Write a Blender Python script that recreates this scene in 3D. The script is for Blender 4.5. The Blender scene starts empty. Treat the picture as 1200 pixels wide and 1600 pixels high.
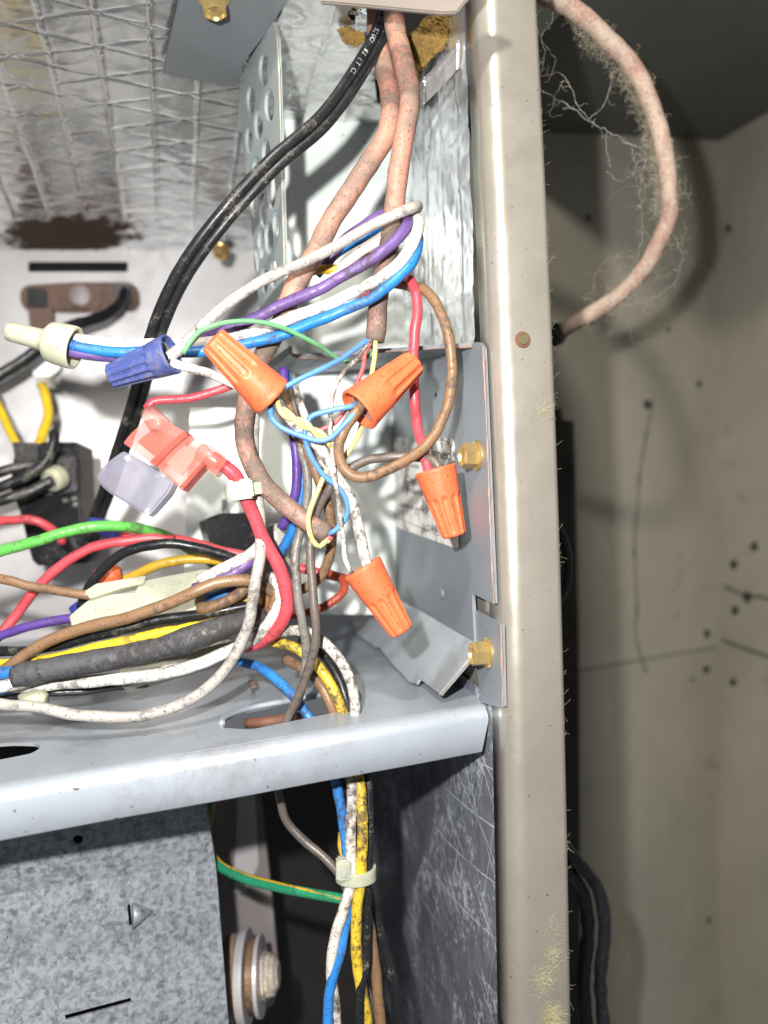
import bpy, bmesh, math, random
from mathutils import Vector, noise
from mathutils.geometry import tessellate_polygon
random.seed(7)
sc = bpy.context.scene
C = sc.collection

# ------------------------------------------------------------------ camera, world, lamps, exposure
F = 1250.0                                   # focal length in photograph pixels (1200 x 1600)
cam = bpy.data.cameras.new('camera')
cam.sensor_fit = 'VERTICAL'; cam.sensor_height = 36.0; cam.lens = F / 1600 * 36
cam.clip_start = 0.005; cam.clip_end = 20
cam.dof.use_dof = True; cam.dof.focus_distance = 0.205; cam.dof.aperture_fstop = 8.6
camo = bpy.data.objects.new('camera', cam); C.objects.link(camo)
camo.rotation_euler = (math.pi / 2, 0, 0)
sc.camera = camo
W = bpy.data.worlds.new('World'); sc.world = W; W.use_nodes = True
bg = W.node_tree.nodes['Background']
bg.inputs[0].default_value = (0.93, 0.96, 1.0, 1); bg.inputs[1].default_value = 0.125
def lamp(name, loc, watts, radius, col):
    l = bpy.data.lights.new(name, 'POINT'); l.energy = watts; l.shadow_soft_size = radius; l.color = col
    o = bpy.data.objects.new(name, l); C.objects.link(o); o.location = loc; return o
lamp('phone_flash', (-0.028, 0.0, 0.030), 3.7, 0.0035, (1.0, 0.985, 0.96))
lamp('work_lamp', (-0.038, -0.055, 0.228), 3.7, 0.012, (1.0, 0.93, 0.82))
sc.view_settings.view_transform = 'Standard'; sc.view_settings.look = 'None'
sc.view_settings.exposure = 0.26; sc.view_settings.gamma = 1.0
sc.render.engine = 'CYCLES'
sc.cycles.use_denoising = True
sc.cycles.max_bounces = 7; sc.cycles.diffuse_bounces = 3; sc.cycles.glossy_bounces = 4; sc.cycles.transmission_bounces = 6
sc.cycles.caustics_reflective = False; sc.cycles.caustics_refractive = False
sc.cycles.sample_clamp_indirect = 4.0

# ------------------------------------------------------------------ geometry helpers
def P(px, py, d):
    return Vector(((px - 600) / F * d, d, (800 - py) / F * d))
class Plane:
    def __init__(s, p, n): s.p = Vector(p); s.n = Vector(n).normalized()
    def hit(s, px, py, off=0.0):
        r = P(px, py, 1.0); p = s.p + s.n * off
        return r * (p.dot(s.n) / r.dot(s.n))
    def shifted(s, off): return Plane(s.p + s.n * off, s.n)
ED = Vector((-0.26, 1.0, 0.04)).normalized()          # into the cabinet
UP = Vector((-0.033, 0.0, 1.0)).normalized()
SIDE = Plane(P(765, 700, .203), UP.cross(ED))          # inner right side; normal made to look left
if SIDE.n.x > 0: SIDE.n = -SIDE.n
BACK = Plane(P(275, 750, .37), -ED)
PART = Plane(P(600, 700, .283), -ED)
SL, SR = P(0, 1225, .181), P(750, 1100, .21)
EXS = (SR - SL).normalized()
SHELF = Plane(SL, EXS.cross(ED))
if SHELF.n.z < 0: SHELF.n = -SHELF.n
CE0, CE1 = BACK.hit(0, 391), BACK.hit(400, 391)
EXC = (CE1 - CE0).normalized()
EDC = Vector((-0.26, 1.0, -0.10)).normalized()         # the foil ceiling falls a little towards the back
CEIL = Plane(CE0, EXC.cross(EDC))
if CEIL.n.z > 0: CEIL.n = -CEIL.n

class MB:
    def __init__(s): s.v = []; s.f = []
    def add(s, v, f):
        o = len(s.v); s.v += [Vector(a) for a in v]; s.f += [tuple(i + o for i in q) for q in f]; return s
    def build(s, name, m, smooth=False):
        c = sum(s.v, Vector()) / len(s.v)
        me = bpy.data.meshes.new(name)
        me.from_pydata([tuple(a - c) for a in s.v], [], s.f); me.validate()
        if smooth: me.shade_smooth()
        me.materials.append(m)
        o = bpy.data.objects.new(name, me); C.objects.link(o); o.location = c
        REG[o.name] = Vector(c)
        return o
REG = {}
def child(name, mb, m, parent, smooth=False, label=None):
    # parents are unrotated, so the child's mesh is stored relative to the parent's world origin
    c = REG[parent.name]
    me = bpy.data.meshes.new(name); me.from_pydata([tuple(a - c) for a in mb.v], [], mb.f); me.validate()
    if smooth: me.shade_smooth()
    me.materials.append(m)
    o = bpy.data.objects.new(name, me); C.objects.link(o); o.parent = parent; REG[o.name] = Vector(c)
    if label: o['label'] = label
    return o
def tag(o, label, cat=None, group=None, kind=None):
    o['label'] = label
    if cat: o['category'] = cat
    if group: o['group'] = group
    if kind: o['kind'] = kind
    return o
def empty(name, loc, label=None, cat=None, group=None):
    o = bpy.data.objects.new(name, None); C.objects.link(o); o.location = loc; o.empty_display_size = 0.01
    REG[o.name] = Vector(loc)
    if label: tag(o, label, cat, group)
    return o

def catmull(pts, step=0.0015):
    pts = [Vector(p) for p in pts]
    if len(pts) == 2:
        n = max(2, int((pts[1] - pts[0]).length / step)); return [pts[0].lerp(pts[1], i / n) for i in range(n + 1)]
    ext = [pts[0] * 2 - pts[1]] + pts + [pts[-1] * 2 - pts[-2]]
    out = []
    for i in range(1, len(ext) - 2):
        p0, p1, p2, p3 = ext[i - 1:i + 3]
        t0 = 0; t1 = t0 + max(1e-5, (p1 - p0).length ** .5); t2 = t1 + max(1e-5, (p2 - p1).length ** .5); t3 = t2 + max(1e-5, (p3 - p2).length ** .5)
        n = max(2, int((p2 - p1).length / step))
        for k in range(n):
            t = t1 + (t2 - t1) * k / n
            a1 = p0 * ((t1 - t) / (t1 - t0)) + p1 * ((t - t0) / (t1 - t0))
            a2 = p1 * ((t2 - t) / (t2 - t1)) + p2 * ((t - t1) / (t2 - t1))
            a3 = p2 * ((t3 - t) / (t3 - t2)) + p3 * ((t - t2) / (t3 - t2))
            b1 = a1 * ((t2 - t) / (t2 - t0)) + a2 * ((t - t0) / (t2 - t0))
            b2 = a2 * ((t3 - t) / (t3 - t1)) + a3 * ((t - t1) / (t3 - t1))
            out.append(b1 * ((t2 - t) / (t2 - t1)) + b2 * ((t - t1) / (t2 - t1)))
    out.append(pts[-1]); return out
def frames(path):
    T = []
    for i in range(len(path)):
        a = path[max(0, i - 1)]; b = path[min(len(path) - 1, i + 1)]
        d = b - a
        T.append(d.normalized() if d.length > 1e-9 else Vector((0, 0, 1)))
    n = T[0].cross(Vector((0, 1, 0)))
    if n.length < 1e-4: n = T[0].cross(Vector((1, 0, 0)))
    n.normalize(); N = [n]
    for i in range(1, len(path)):
        n = N[-1] - T[i] * N[-1].dot(T[i])
        n = n.normalized() if n.length > 1e-6 else N[-1]
        N.append(n)
    return T, N
def tube(path, r, seg=14, wob=0.0, cap=True):
    T, N = frames(path); v = []; f = []
    for i, p in enumerate(path):
        b = T[i].cross(N[i]); rr = r[i] if isinstance(r, (list, tuple)) else r
        if wob: rr *= 1 + wob * noise.noise(p * 300)
        for k in range(seg):
            a = 2 * math.pi * k / seg
            v.append(p + (N[i] * math.cos(a) + b * math.sin(a)) * rr)
    for i in range(len(path) - 1):
        for k in range(seg):
            f.append((i * seg + k, i * seg + (k + 1) % seg, (i + 1) * seg + (k + 1) % seg, (i + 1) * seg + k))
    if cap:
        f.append(tuple(range(seg - 1, -1, -1))); f.append(tuple((len(path) - 1) * seg + k for k in range(seg)))
    return MB().add(v, f)
def lathe(p0, p1, prof, seg=40, rfun=None):
    """prof: list of (fraction along p0->p1, radius)."""
    p0 = Vector(p0); p1 = Vector(p1); ax = (p1 - p0); L = ax.length; t = ax.normalized()
    n = t.cross(Vector((0, 1, 0.1))).normalized(); b = t.cross(n); v = []; f = []
    for j, (u, r) in enumerate(prof):
        for k in range(seg):
            a = 2 * math.pi * k / seg
            rr = r * (rfun(j, u, a) if rfun else 1)
            v.append(p0 + ax * u + (n * math.cos(a) + b * math.sin(a)) * rr)
    for j in range(len(prof) - 1):
        for k in range(seg):
            f.append((j * seg + k, j * seg + (k + 1) % seg, (j + 1) * seg + (k + 1) % seg, (j + 1) * seg + k))
    f.append(tuple(range(seg - 1, -1, -1))); f.append(tuple((len(prof) - 1) * seg + k for k in range(seg)))
    return MB().add(v, f)
def rpoly(pts, r=6, n=4):
    out = []
    N = len(pts)
    for i in range(N):
        p = Vector((pts[i][0], pts[i][1])); a = Vector(pts[i - 1][:2]); b = Vector(pts[(i + 1) % N][:2])
        rr = pts[i][2] if len(pts[i]) > 2 else r
        da = (a - p); db = (b - p)
        ra = min(rr, da.length * .45); rb = min(rr, db.length * .45)
        if rr <= 0: out.append((p.x, p.y)); continue
        A = p + da.normalized() * ra; B = p + db.normalized() * rb
        for k in range(n + 1):
            t = k / n; q = A * (1 - t) ** 2 + p * 2 * t * (1 - t) + B * t * t
            out.append((q.x, q.y))
    return out
def ellipse(cx, cy, rx, ry, n=24, rot=0):
    o = []
    for k in range(n):
        a = 2 * math.pi * k / n; x = rx * math.cos(a); y = ry * math.sin(a)
        o.append((cx + x * math.cos(rot) - y * math.sin(rot), cy + x * math.sin(rot) + y * math.cos(rot)))
    return o
def sheet3(loops, nrm, thick):
    """Flat sheet from 3-D loops (outer first, then holes), thickened along -nrm."""
    tri = tessellate_polygon(loops)
    flat = [p for l in loops for p in l]; n = len(flat)
    v = list(flat) + [p - nrm * thick for p in flat]; f = []
    for t in tri:
        a, b, c = t
        nn = (flat[b] - flat[a]).cross(flat[c] - flat[a])
        if nn.dot(nrm) < 0: a, c = c, a
        f.append((a, b, c)); f.append((c + n, b + n, a + n))
    o = 0
    for l in loops:
        m = len(l)
        for k in range(m):
            f.append((o + k, o + (k + 1) % m, o + (k + 1) % m + n, o + k + n))
        o += m
    return MB().add(v, f)
def sheet(outline, plane, thick=0.0008, holes=(), off=0.0):
    n = plane.n
    if n.dot(plane.hit(*outline[0])) > 0: n = -n
    pl = Plane(plane.p + n * off, n)
    return sheet3([[pl.hit(*q) for q in outline]] + [[pl.hit(*q) for q in h] for h in holes], n, thick)
def slab(outline, plane, thick, bev=0.0005, off=0.0, seg=2):
    """Thick block whose front face is traced on plane; bevelled."""
    n = plane.n
    if n.dot(plane.hit(*outline[0])) > 0: n = -n
    pl = Plane(plane.p + n * off, n)
    bm = bmesh.new()
    a = [bm.verts.new(pl.hit(*q)) for q in outline]; b = [bm.verts.new(v.co - n * thick) for v in a]
    m = len(a)
    bm.faces.new(a); bm.faces.new(b[::-1])
    for k in range(m): bm.faces.new((a[k], b[k], b[(k + 1) % m], a[(k + 1) % m]))
    bmesh.ops.recalc_face_normals(bm, faces=bm.faces)
    if bev:
        es = [e for e in bm.edges if len(e.link_faces) == 2 and e.link_faces[0].normal.angle(e.link_faces[1].normal, 0) > 0.5]
        bmesh.ops.bevel(bm, geom=es, offset=bev, segments=seg, affect='EDGES', clamp_overlap=True)
    bm.verts.index_update()
    mb = MB().add([v.co.copy() for v in bm.verts], [tuple(v.index for v in f.verts) for f in bm.faces]); bm.free()
    return mb
def box3(c, ax, ay, az, sx, sy, sz, bev=0.0004):
    """Box centred at c with unit axes and full sizes."""
    bm = bmesh.new(); vs = {}
    for i in (-1, 1):
        for j in (-1, 1):
            for k in (-1, 1):
                vs[i, j, k] = bm.verts.new(Vector(c) + ax * (i * sx / 2) + ay * (j * sy / 2) + az * (k * sz / 2))
    q = lambda *a: bm.faces.new([vs[t] for t in a])
    q((-1,-1,-1),(-1,-1,1),(-1,1,1),(-1,1,-1)); q((1,-1,-1),(1,1,-1),(1,1,1),(1,-1,1))
    q((-1,-1,-1),(1,-1,-1),(1,-1,1),(-1,-1,1)); q((-1,1,-1),(-1,1,1),(1,1,1),(1,1,-1))
    q((-1,-1,-1),(-1,1,-1),(1,1,-1),(1,-1,-1)); q((-1,-1,1),(1,-1,1),(1,1,1),(-1,1,1))
    bmesh.ops.recalc_face_normals(bm, faces=bm.faces)
    if bev: bmesh.ops.bevel(bm, geom=bm.edges[:], offset=bev, segments=2, affect='EDGES')
    bm.verts.index_update()
    mb = MB().add([v.co.copy() for v in bm.verts], [tuple(v.index for v in f.verts) for f in bm.faces]); bm.free()
    return mb

# ------------------------------------------------------------------ materials
class NT:
    def __init__(s, name):
        s.m = bpy.data.materials.new(name); s.m.use_nodes = True
        s.t = s.m.node_tree; s.b = s.t.nodes['Principled BSDF']; s.tc = None
    def n(s, typ, **kw):
        o = s.t.nodes.new(typ)
        for k, v in kw.items(): setattr(o, k, v)
        return o
    def l(s, a, b): s.t.links.new(a, b)
    def co(s, kind='Object'):
        if not s.tc: s.tc = s.n('ShaderNodeTexCoord')
        return s.tc.outputs[kind]
    def noise(s, scale, detail=4, rough=.55, vec=None, dist=0.0):
        o = s.n('ShaderNodeTexNoise'); o.inputs['Scale'].default_value = scale; o.inputs['Detail'].default_value = detail
        o.inputs['Roughness'].default_value = rough; o.inputs['Distortion'].default_value = dist
        s.l(vec if vec else s.co(), o.inputs['Vector']); return o.outputs['Fac']
    def ramp(s, fac, stops, interp='LINEAR'):
        o = s.n('ShaderNodeValToRGB'); o.color_ramp.interpolation = interp
        e = o.color_ramp.elements
        while len(e) < len(stops): e.new(.5)
        for i, (p, c) in enumerate(stops):
            e[i].position = p; e[i].color = (c, c, c, 1) if isinstance(c, (int, float)) else (*c, 1)
        s.l(fac, o.inputs[0]); return o.outputs[0]
    def mix(s, fac, a, b, mode='MIX'):
        o = s.n('ShaderNodeMix', data_type='RGBA', blend_type=mode)
        for sock, val in ((o.inputs[0], fac), (o.inputs[6], a), (o.inputs[7], b)):
            if isinstance(val, (int, float)): sock.default_value = val
            elif isinstance(val, (tuple, list)): sock.default_value = (*val[:3], 1)
            else: s.l(val, sock)
        return o.outputs[2]
    def math(s, op, a, b=0.0):
        o = s.n('ShaderNodeMath', operation=op)
        for sock, val in ((o.inputs[0], a), (o.inputs[1], b)):
            if isinstance(val, (int, float)): sock.default_value = val
            else: s.l(val, sock)
        return o.outputs[0]
    def bump(s, h, strength=.3, dist=.0003):
        o = s.n('ShaderNodeBump'); o.inputs['Strength'].default_value = strength; o.inputs['Distance'].default_value = dist
        s.l(h, o.inputs['Height']); s.l(o.outputs[0], s.b.inputs['Normal'])
    def set(s, **kw):
        for k, v in kw.items():
            i = s.b.inputs[k]
            if isinstance(v, (int, float)): i.default_value = v
            elif isinstance(v, (tuple, list)): i.default_value = (*v[:3], 1) if i.type == 'RGBA' else v
            else: s.l(v, i)
        return s
    def map(s, scale, rot=(0, 0, 0)):
        o = s.n('ShaderNodeMapping'); o.inputs['Scale'].default_value = scale; o.inputs['Rotation'].default_value = rot
        s.l(s.co(), o.inputs['Vector']); return o.outputs[0]
def srgb(*c):
    return tuple(((x / 255) / 12.92 if x / 255 <= .04045 else ((x / 255 + .055) / 1.055) ** 2.4) for x in c)
def plastic(name, col, dirt=.25, dirtcol=(.045, .035, .028), rough=.38, speck=True, grime=None, sss=0.0, dscale=1.0, coat=0.0, bigw=.5):
    t = NT(name)
    big = t.noise(70 * dscale, 3); fine = t.noise(620 * dscale, 5, .65); sp = t.noise(1500 * dscale, 2)
    var = t.ramp(t.noise(160, 3), [(.3, .82), (.7, 1.06)])
    base = t.mix(1.0, col, var, 'MULTIPLY')
    th = .70 - .16 * dirt
    patch = t.ramp(t.math('ADD', t.math('MULTIPLY', big, bigw), t.math('MULTIPLY', fine, 1.05 - bigw)), [(th - .08, 0.0), (th + .03, 1.0)])
    amt = t.math('MULTIPLY', patch, min(1, .45 + dirt * .5))
    c = t.mix(amt, base, grime if grime else dirtcol)
    if speck:
        dk = min(dirt, .75); s = t.ramp(sp, [(.685 - .07 * dk, 0.0), (.715 - .07 * dk, 1.0)])
        c = t.mix(t.math('MULTIPLY', s, .85), c, (dirtcol[0] * .6, dirtcol[1] * .6, dirtcol[2] * .6))
    t.set(**{'Base Color': c, 'Roughness': t.mix(amt, (rough,) * 3, (.8,) * 3)})
    t.set(**{'Specular IOR Level': .45, 'Coat Weight': coat, 'Coat Roughness': .15})
    if sss:
        t.set(**{'Subsurface Weight': sss}); t.b.inputs['Subsurface Radius'].default_value = (1, .6, .4); t.b.inputs['Subsurface Scale'].default_value = .0015 if sss < .5 else .004
    t.bump(t.math('ADD', t.noise(420, 4), t.math('MULTIPLY', patch, .5)), .35, .00022)
    return t.m
def steel(name, col, metallic=.35, rough=.38, spangle=0.0, dirt=.2, grain=True, speckcol=(.03, .022, .016)):
    t = NT(name)
    big = t.noise(22, 4); fine = t.noise(900, 3)
    c = t.mix(1.0, col, t.ramp(big, [(.3, .86), (.7, 1.1)]), 'MULTIPLY')
    if spangle:
        vo = t.n('ShaderNodeTexVoronoi'); vo.inputs['Scale'].default_value = 950
        t.l(t.co(), vo.inputs['Vector'])
        v2 = t.n('ShaderNodeTexVoronoi'); v2.inputs['Scale'].default_value = 480; t.l(t.co(), v2.inputs['Vector'])
        sepa = t.n('ShaderNodeSeparateColor'); t.l(vo.outputs['Color'], sepa.inputs[0])
        sepb = t.n('ShaderNodeSeparateColor'); t.l(v2.outputs['Color'], sepb.inputs[0])
        k = t.math('ADD', t.math('MULTIPLY', sepa.outputs[0], .40), t.math('MULTIPLY', t.noise(480, 7, .75), .95))
        k = t.math('ADD', k, t.math('MULTIPLY', sepb.outputs[1], .25))
        c = t.mix(spangle, c, t.mix(1.0, c, t.ramp(k, [(.38, .45), (1.05, 1.75)]), 'MULTIPLY'))
    sp = t.ramp(t.noise(800, 2), [(.735 - .05 * dirt, 0.0), (.76 - .05 * dirt, 1.0)])
    c = t.mix(t.math('MULTIPLY', sp, .8), c, speckcol)
    smear = t.ramp(t.math('MULTIPLY', t.noise(55, 6, .7), t.noise(16, 2)), [(.27, 0.0), (.42, 1.0)])
    c = t.mix(t.math('MULTIPLY', smear, dirt), c, (.12, .10, .08))
    t.set(**{'Base Color': c, 'Metallic': metallic, 'Roughness': t.ramp(t.noise(120, 4), [(.3, rough * .85), (.7, min(1, rough * 1.25))])})
    if grain: t.bump(t.math('ADD', fine, t.noise(180, 3)), .12, .0001)
    return t.m
def foil(name, col=(.8, .82, .83), rough=.28, metallic=.85, dust=0.0, stain=None, scr=0.0, tint=None, bs=.28):
    t = NT(name)
    c = t.mix(1.0, col, t.ramp(t.noise(45, 4), [(.3, .8), (.7, 1.08)]), 'MULTIPLY')
    r = t.ramp(t.noise(90, 4), [(.3, rough * .8), (.75, rough * 1.5)])
    met = metallic
    if dust:
        du = t.ramp(t.math('MULTIPLY', t.noise(60, 6, .7), t.noise(420, 4, .7)), [(.27, 0.0), (.40, 1.0)])
        c = t.mix(t.math('MULTIPLY', du, dust), c, (.50, .52, .56)); met = t.math('SUBTRACT', metallic, t.math('MULTIPLY', du, dust * .8))
        r = t.mix(t.math('MULTIPLY', du, dust), r, (.7,) * 3)
    if scr:
        tot = None
        for k, (rot, sc_) in enumerate(((.15, 1), (1.2, 1.3), (-.5, .8), (2.2, 1.1))):
            w = t.n('ShaderNodeTexWave'); w.wave_type = 'BANDS'; w.bands_direction = 'Z'
            w.inputs['Scale'].default_value = 22 * sc_; w.inputs['Distortion'].default_value = 5; w.inputs['Detail'].default_value = 1; w.inputs['Detail Scale'].default_value = .35
            t.l(t.map((1, 1, 1), (rot, 0, 0)), w.inputs['Vector'])
            line = t.ramp(w.outputs['Fac'], [(.9988, 0.0), (.9996, 1.0)])
            tot = line if tot is None else t.math('MAXIMUM', tot, line)
        tot = t.math('MULTIPLY', tot, t.ramp(t.noise(35, 2), [(.45, 0.0), (.6, 1.0)]))
        c = t.mix(t.math('MULTIPLY', tot, scr), c, (.7, .7, .68)); met = t.math('SUBTRACT', met, t.math('MULTIPLY', tot, .6))
    if stain:
        (sx, sy, sz), (wx, wy, wz), scol = stain
        mp = t.n('ShaderNodeMapping'); mp.vector_type = 'POINT'
        mp.inputs['Location'].default_value = (-sx / wx, -sy / wy, -sz / wz); mp.inputs['Scale'].default_value = (1 / wx, 1 / wy, 1 / wz)
        t.l(t.co(), mp.inputs['Vector'])
        ln = t.n('ShaderNodeVectorMath', operation='LENGTH'); t.l(mp.outputs[0], ln.inputs[0])
        d = t.math('ADD', ln.outputs['Value'], t.math('MULTIPLY', t.math('SUBTRACT', t.noise(150, 5, .6), .5), 1.3))
        s = t.ramp(d, [(.75, 1.0), (1.15, 0.0)])
        c = t.mix(s, c, scol); met = t.math('MULTIPLY', met, t.math('SUBTRACT', 1.0, s)); r = t.mix(s, r, (.8,) * 3)
    t.set(**{'Base Color': c, 'Roughness': r, 'Metallic': met})
    t.bump(t.math('ADD', t.noise(260, 5, .6), t.math('MULTIPLY', t.noise(80, 3), 2.0)), bs, .0005)
    return t.m

M = {}
M['white'] = plastic('white_pvc', (.78, .75, .70), .55)
M['whitedirty'] = plastic('white_pvc_dirty', (.68, .63, .57), .85, bigw=.6)
M['grey'] = plastic('grey_white_pvc', (.42, .395, .36), .55, bigw=.55)
M['greydark'] = plastic('grey_grimy_pvc', (.20, .18, .165), .65)
M['taupe'] = plastic('taupe_pvc', (.13, .105, .09), .5)
M['purple'] = plastic('purple_pvc', (.14, .08, .25), .45)
M['purpled'] = plastic('violet_pvc', (.10, .05, .26), .25)
M['blue'] = plastic('blue_pvc', (.02, .19, .55), .55, bigw=.6)
M['bluethin'] = plastic('sky_blue_pvc', (.10, .26, .62), .2)
M['bluedirty'] = plastic('blue_pvc_dirty', (.03, .21, .58), .7)
M['red'] = plastic('pink_red_pvc', (.64, .075, .095), .4)
M['redor'] = plastic('orange_red_pvc', (.42, .065, .03), .4)
M['redthin'] = plastic('red_pvc', (.52, .10, .11), .35)
M['green'] = plastic('green_pvc', (.12, .47, .085), .45)
M['greenthin'] = plastic('pale_green_pvc', (.13, .34, .16), .3)
M['yellow'] = plastic('yellow_pvc', (.86, .60, .03), .4)
M['yellowdirty'] = plastic('yellow_pvc_dirty', (.70, .48, .04), .85)
M['yellowold'] = plastic('amber_pvc', (.60, .36, .03), .4)
M['yellowthin'] = plastic('pale_yellow_pvc', (.72, .60, .22), .3)
M['brown'] = plastic('brown_pvc', (.24, .14, .075), .6)
M['tan'] = plastic('tan_brown_pvc', (.25, .145, .08), .55, bigw=.6)
M['orangebrown'] = plastic('orange_brown_pvc', (.35, .16, .06), .4)
M['black'] = plastic('black_rubber', (.014, .015, .017), .25, dirtcol=(.16, .15, .12), rough=.30)
M['blackdusty'] = plastic('black_rubber_dusty', (.012, .013, .015), .30, dirtcol=(.20, .185, .15), rough=.36, dscale=2.6)
M['salmon'] = plastic('salmon_jacket', (.50, .235, .17), .98, dirtcol=(.09, .065, .05), grime=(.22, .155, .12), rough=.5, dscale=1.3, bigw=.68)
M['salmondark'] = plastic('salmon_jacket_grimy', (.34, .185, .145), 1.2, dirtcol=(.06, .045, .037), grime=(.15, .108, .085), rough=.5, dscale=1.3, bigw=.65)
M['salmonclean'] = plastic('salmon_jacket_linty', (.37, .21, .165), 1.1, dirtcol=(.50, .46, .38), grime=(.46, .36, .29), rough=.75, dscale=1.7)
M['orange'] = plastic('orange_nut', (.80, .155, .058), .42, dirtcol=(.06, .03, .02), grime=(.42, .09, .03), rough=.42, sss=.12)
M['orangeinner'] = plastic('orange_nut_inner', (.40, .10, .04), .5, rough=.5)
M['bluenut'] = plastic('blue_nut', (.055, .08, .25), .5, dirtcol=(.05, .04, .04), grime=(.13, .12, .17), rough=.5)
M['nylon'] = plastic('natural_nylon', (.47, .475, .36), .18, dirtcol=(.22, .17, .1), grime=(.40, .34, .2), rough=.36, sss=.6)
M['nylonclear'] = plastic('clear_nylon', (.43, .43, .37), .2, dirtcol=(.22, .17, .1), grime=(.40, .36, .28), rough=.3, sss=.35)
M['sleeve'] = plastic('grey_sleeve', (.085, .085, .095), .9, dirtcol=(.02, .018, .016), grime=(.035, .032, .03), rough=.42)
M['blackbox'] = plastic('black_case', (.010, .010, .012), .2, dirtcol=(.08, .07, .06), rough=.30)
M['bakelite'] = plastic('bakelite', (.17, .085, .055), .5, rough=.45)
M['navy'] = plastic('navy_boot', (.02, .03, .22), .2)
def transl(name, col, tr=.55, rough=.25, streak=0.0):
    t = NT(name)
    c = t.mix(t.ramp(t.noise(120, 4), [(.4, 0.0), (.7, .55)]), col, tuple(min(1, x * 1.35 + .05) for x in col))
    if streak:
        s = t.ramp(t.math('MULTIPLY', t.noise(140, 5, .7), t.noise(60, 2)), [(.30, 0.0), (.36, 1.0)])
        c = t.mix(t.math('MULTIPLY', s, streak), c, (.85, .84, .86))
    sp = t.ramp(t.noise(1300, 2), [(.70, 0.0), (.73, 1.0)])
    c = t.mix(sp, c, (.12, .07, .05))
    t.set(**{'Base Color': c, 'Roughness': rough, 'Alpha': tr, 'IOR': 1.45, 'Coat Weight': .2, 'Coat Roughness': .2})
    t.bump(t.noise(240, 4), .35, .0003)
    return t.m
M['pinkclear'] = transl('translucent_pink', (.52, .165, .13), .46, .28)
M['pinkdark'] = transl('translucent_red', (.48, .075, .055), .62, .35)
M['fuse'] = transl('translucent_lavender', (.20, .195, .245), .66, .38, .85)
M['plate'] = steel('blue_grey_steel', (.27, .295, .33), .30, .42, dirt=.15)
M['shelf'] = steel('light_galvanised', (.36, .395, .44), .22, .33, dirt=.5)
M['perf'] = steel('perforated_galvanised', (.36, .41, .42), .30, .40, dirt=.1)
M['bracketgrey'] = steel('grey_steel', (.21, .225, .24), .35, .45, dirt=.1)
M['post'] = steel('satin_beige_steel', (.50, .46, .395), .64, .29, dirt=.22, speckcol=(.16, .12, .08))
M['cap'] = steel('beige_cap', (.19, .165, .145), .35, .5, dirt=.1)
M['spangle'] = steel('spangled_galvanised', (.225, .24, .265), .30, .45, spangle=.85, dirt=.25)
M['backp'] = steel('aluminised_back', (.60, .58, .58), .30, .42, dirt=.15)
M['partp'] = steel('pale_green_panel', (.80, .86, .83), .05, .35, dirt=.1)
M['pinkgrey'] = steel('pink_grey_bracket', (.30, .265, .26), .30, .45, dirt=.3)
M['edge'] = steel('rusty_cut_edge', (.34, .235, .185), .3, .6, dirt=.6)
M['cut'] = steel('pale_cut_edge', (.55, .47, .38), .4, .45, dirt=.4)
M['brass'] = steel('yellow_zinc', (.86, .62, .26), .82, .26, dirt=.15)
M['silver'] = steel('tinned_steel', (.62, .62, .60), .8, .3, dirt=.2)
M['copperrust'] = steel('rust_brown', (.16, .07, .045), .2, .6, dirt=.5)
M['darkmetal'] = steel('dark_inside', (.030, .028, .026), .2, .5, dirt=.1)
def simple(name, col, rough=.6, nz=0, emis=0):
    t = NT(name)
    c = t.mix(1.0, col, t.ramp(t.noise(nz or 40, 4), [(.3, .85), (.7, 1.1)]), 'MULTIPLY')
    t.set(**{'Base Color': c, 'Roughness': rough}); t.bump(t.noise(300, 4), .2, .0002)
    return t.m
M['nailhole'] = simple('nail_hole', (.055, .047, .038)); M['ink'] = simple('ink', (.035, .033, .032)); M['whiteink'] = simple('white_ink', (.62, .62, .64))
M['black_void'] = simple('matt_black', (.008, .008, .008), .9)
M['fiber'] = simple('yellow_fibreglass', (.22, .135, .035), .95, 420)
M['fibre_y'] = simple('pale_yellow_fibre', (.46, .43, .25), .8)
M['web'] = simple('lint', (.42, .37, .27), .9)
M['webpale'] = simple('pale_lint', (.55, .54, .46), .9)

# ------------------------------------------------------------------ the room beside the cabinet
Z = Vector((0, 0, 1))
RA, RB_ = P(860, 800, .42), P(1125, 800, .50)
RBACK = Plane(RB_, (RB_ - RA).cross(Z)); RRIGHT = Plane(RB_, (P(1230, 800, .44) - RB_).cross(Z))
tw = NT('cream_wall_paint')
cw = tw.mix(1.0, (.41, .385, .32), tw.ramp(tw.noise(9, 5), [(.3, .82), (.7, 1.1)]), 'MULTIPLY')
cw = tw.mix(tw.math('MULTIPLY', tw.ramp(tw.noise(40, 5, .7), [(.60, 0.0), (.74, 1.0)]), .45), cw, (.13, .11, .09))
tw.set(**{'Base Color': cw, 'Roughness': .55}); tw.bump(tw.noise(70, 5), .25, .002); M['wall'] = tw.m
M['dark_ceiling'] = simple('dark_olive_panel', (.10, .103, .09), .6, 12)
def seam(px): return 1046 - (px - 915) * .17
wu = sheet([(700, 150), (1125, 150), (1125, seam(1125) - 1.2), (700, seam(700) - 1.2)], RBACK, .012).build('wall_back', M['wall'])
tag(wu, 'cream painted wall behind the beige post, above its level seam', kind='structure')
wl = sheet([(700, seam(700) + 1.2), (1125, seam(1125) + 1.2), (1125, 1900), (700, 1900)], RBACK, .012).build('wall_back_lower', M['wall'])
tag(wl, 'cream painted wall behind the beige post, below its level seam', kind='structure')
wr = sheet([(1125, 120), (1320, 20), (1320, 2000), (1125, 1900)], RRIGHT, .012).build('wall_right', M['wall'])
tag(wr, 'cream painted wall at the right edge, past the corner', kind='structure')
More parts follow.
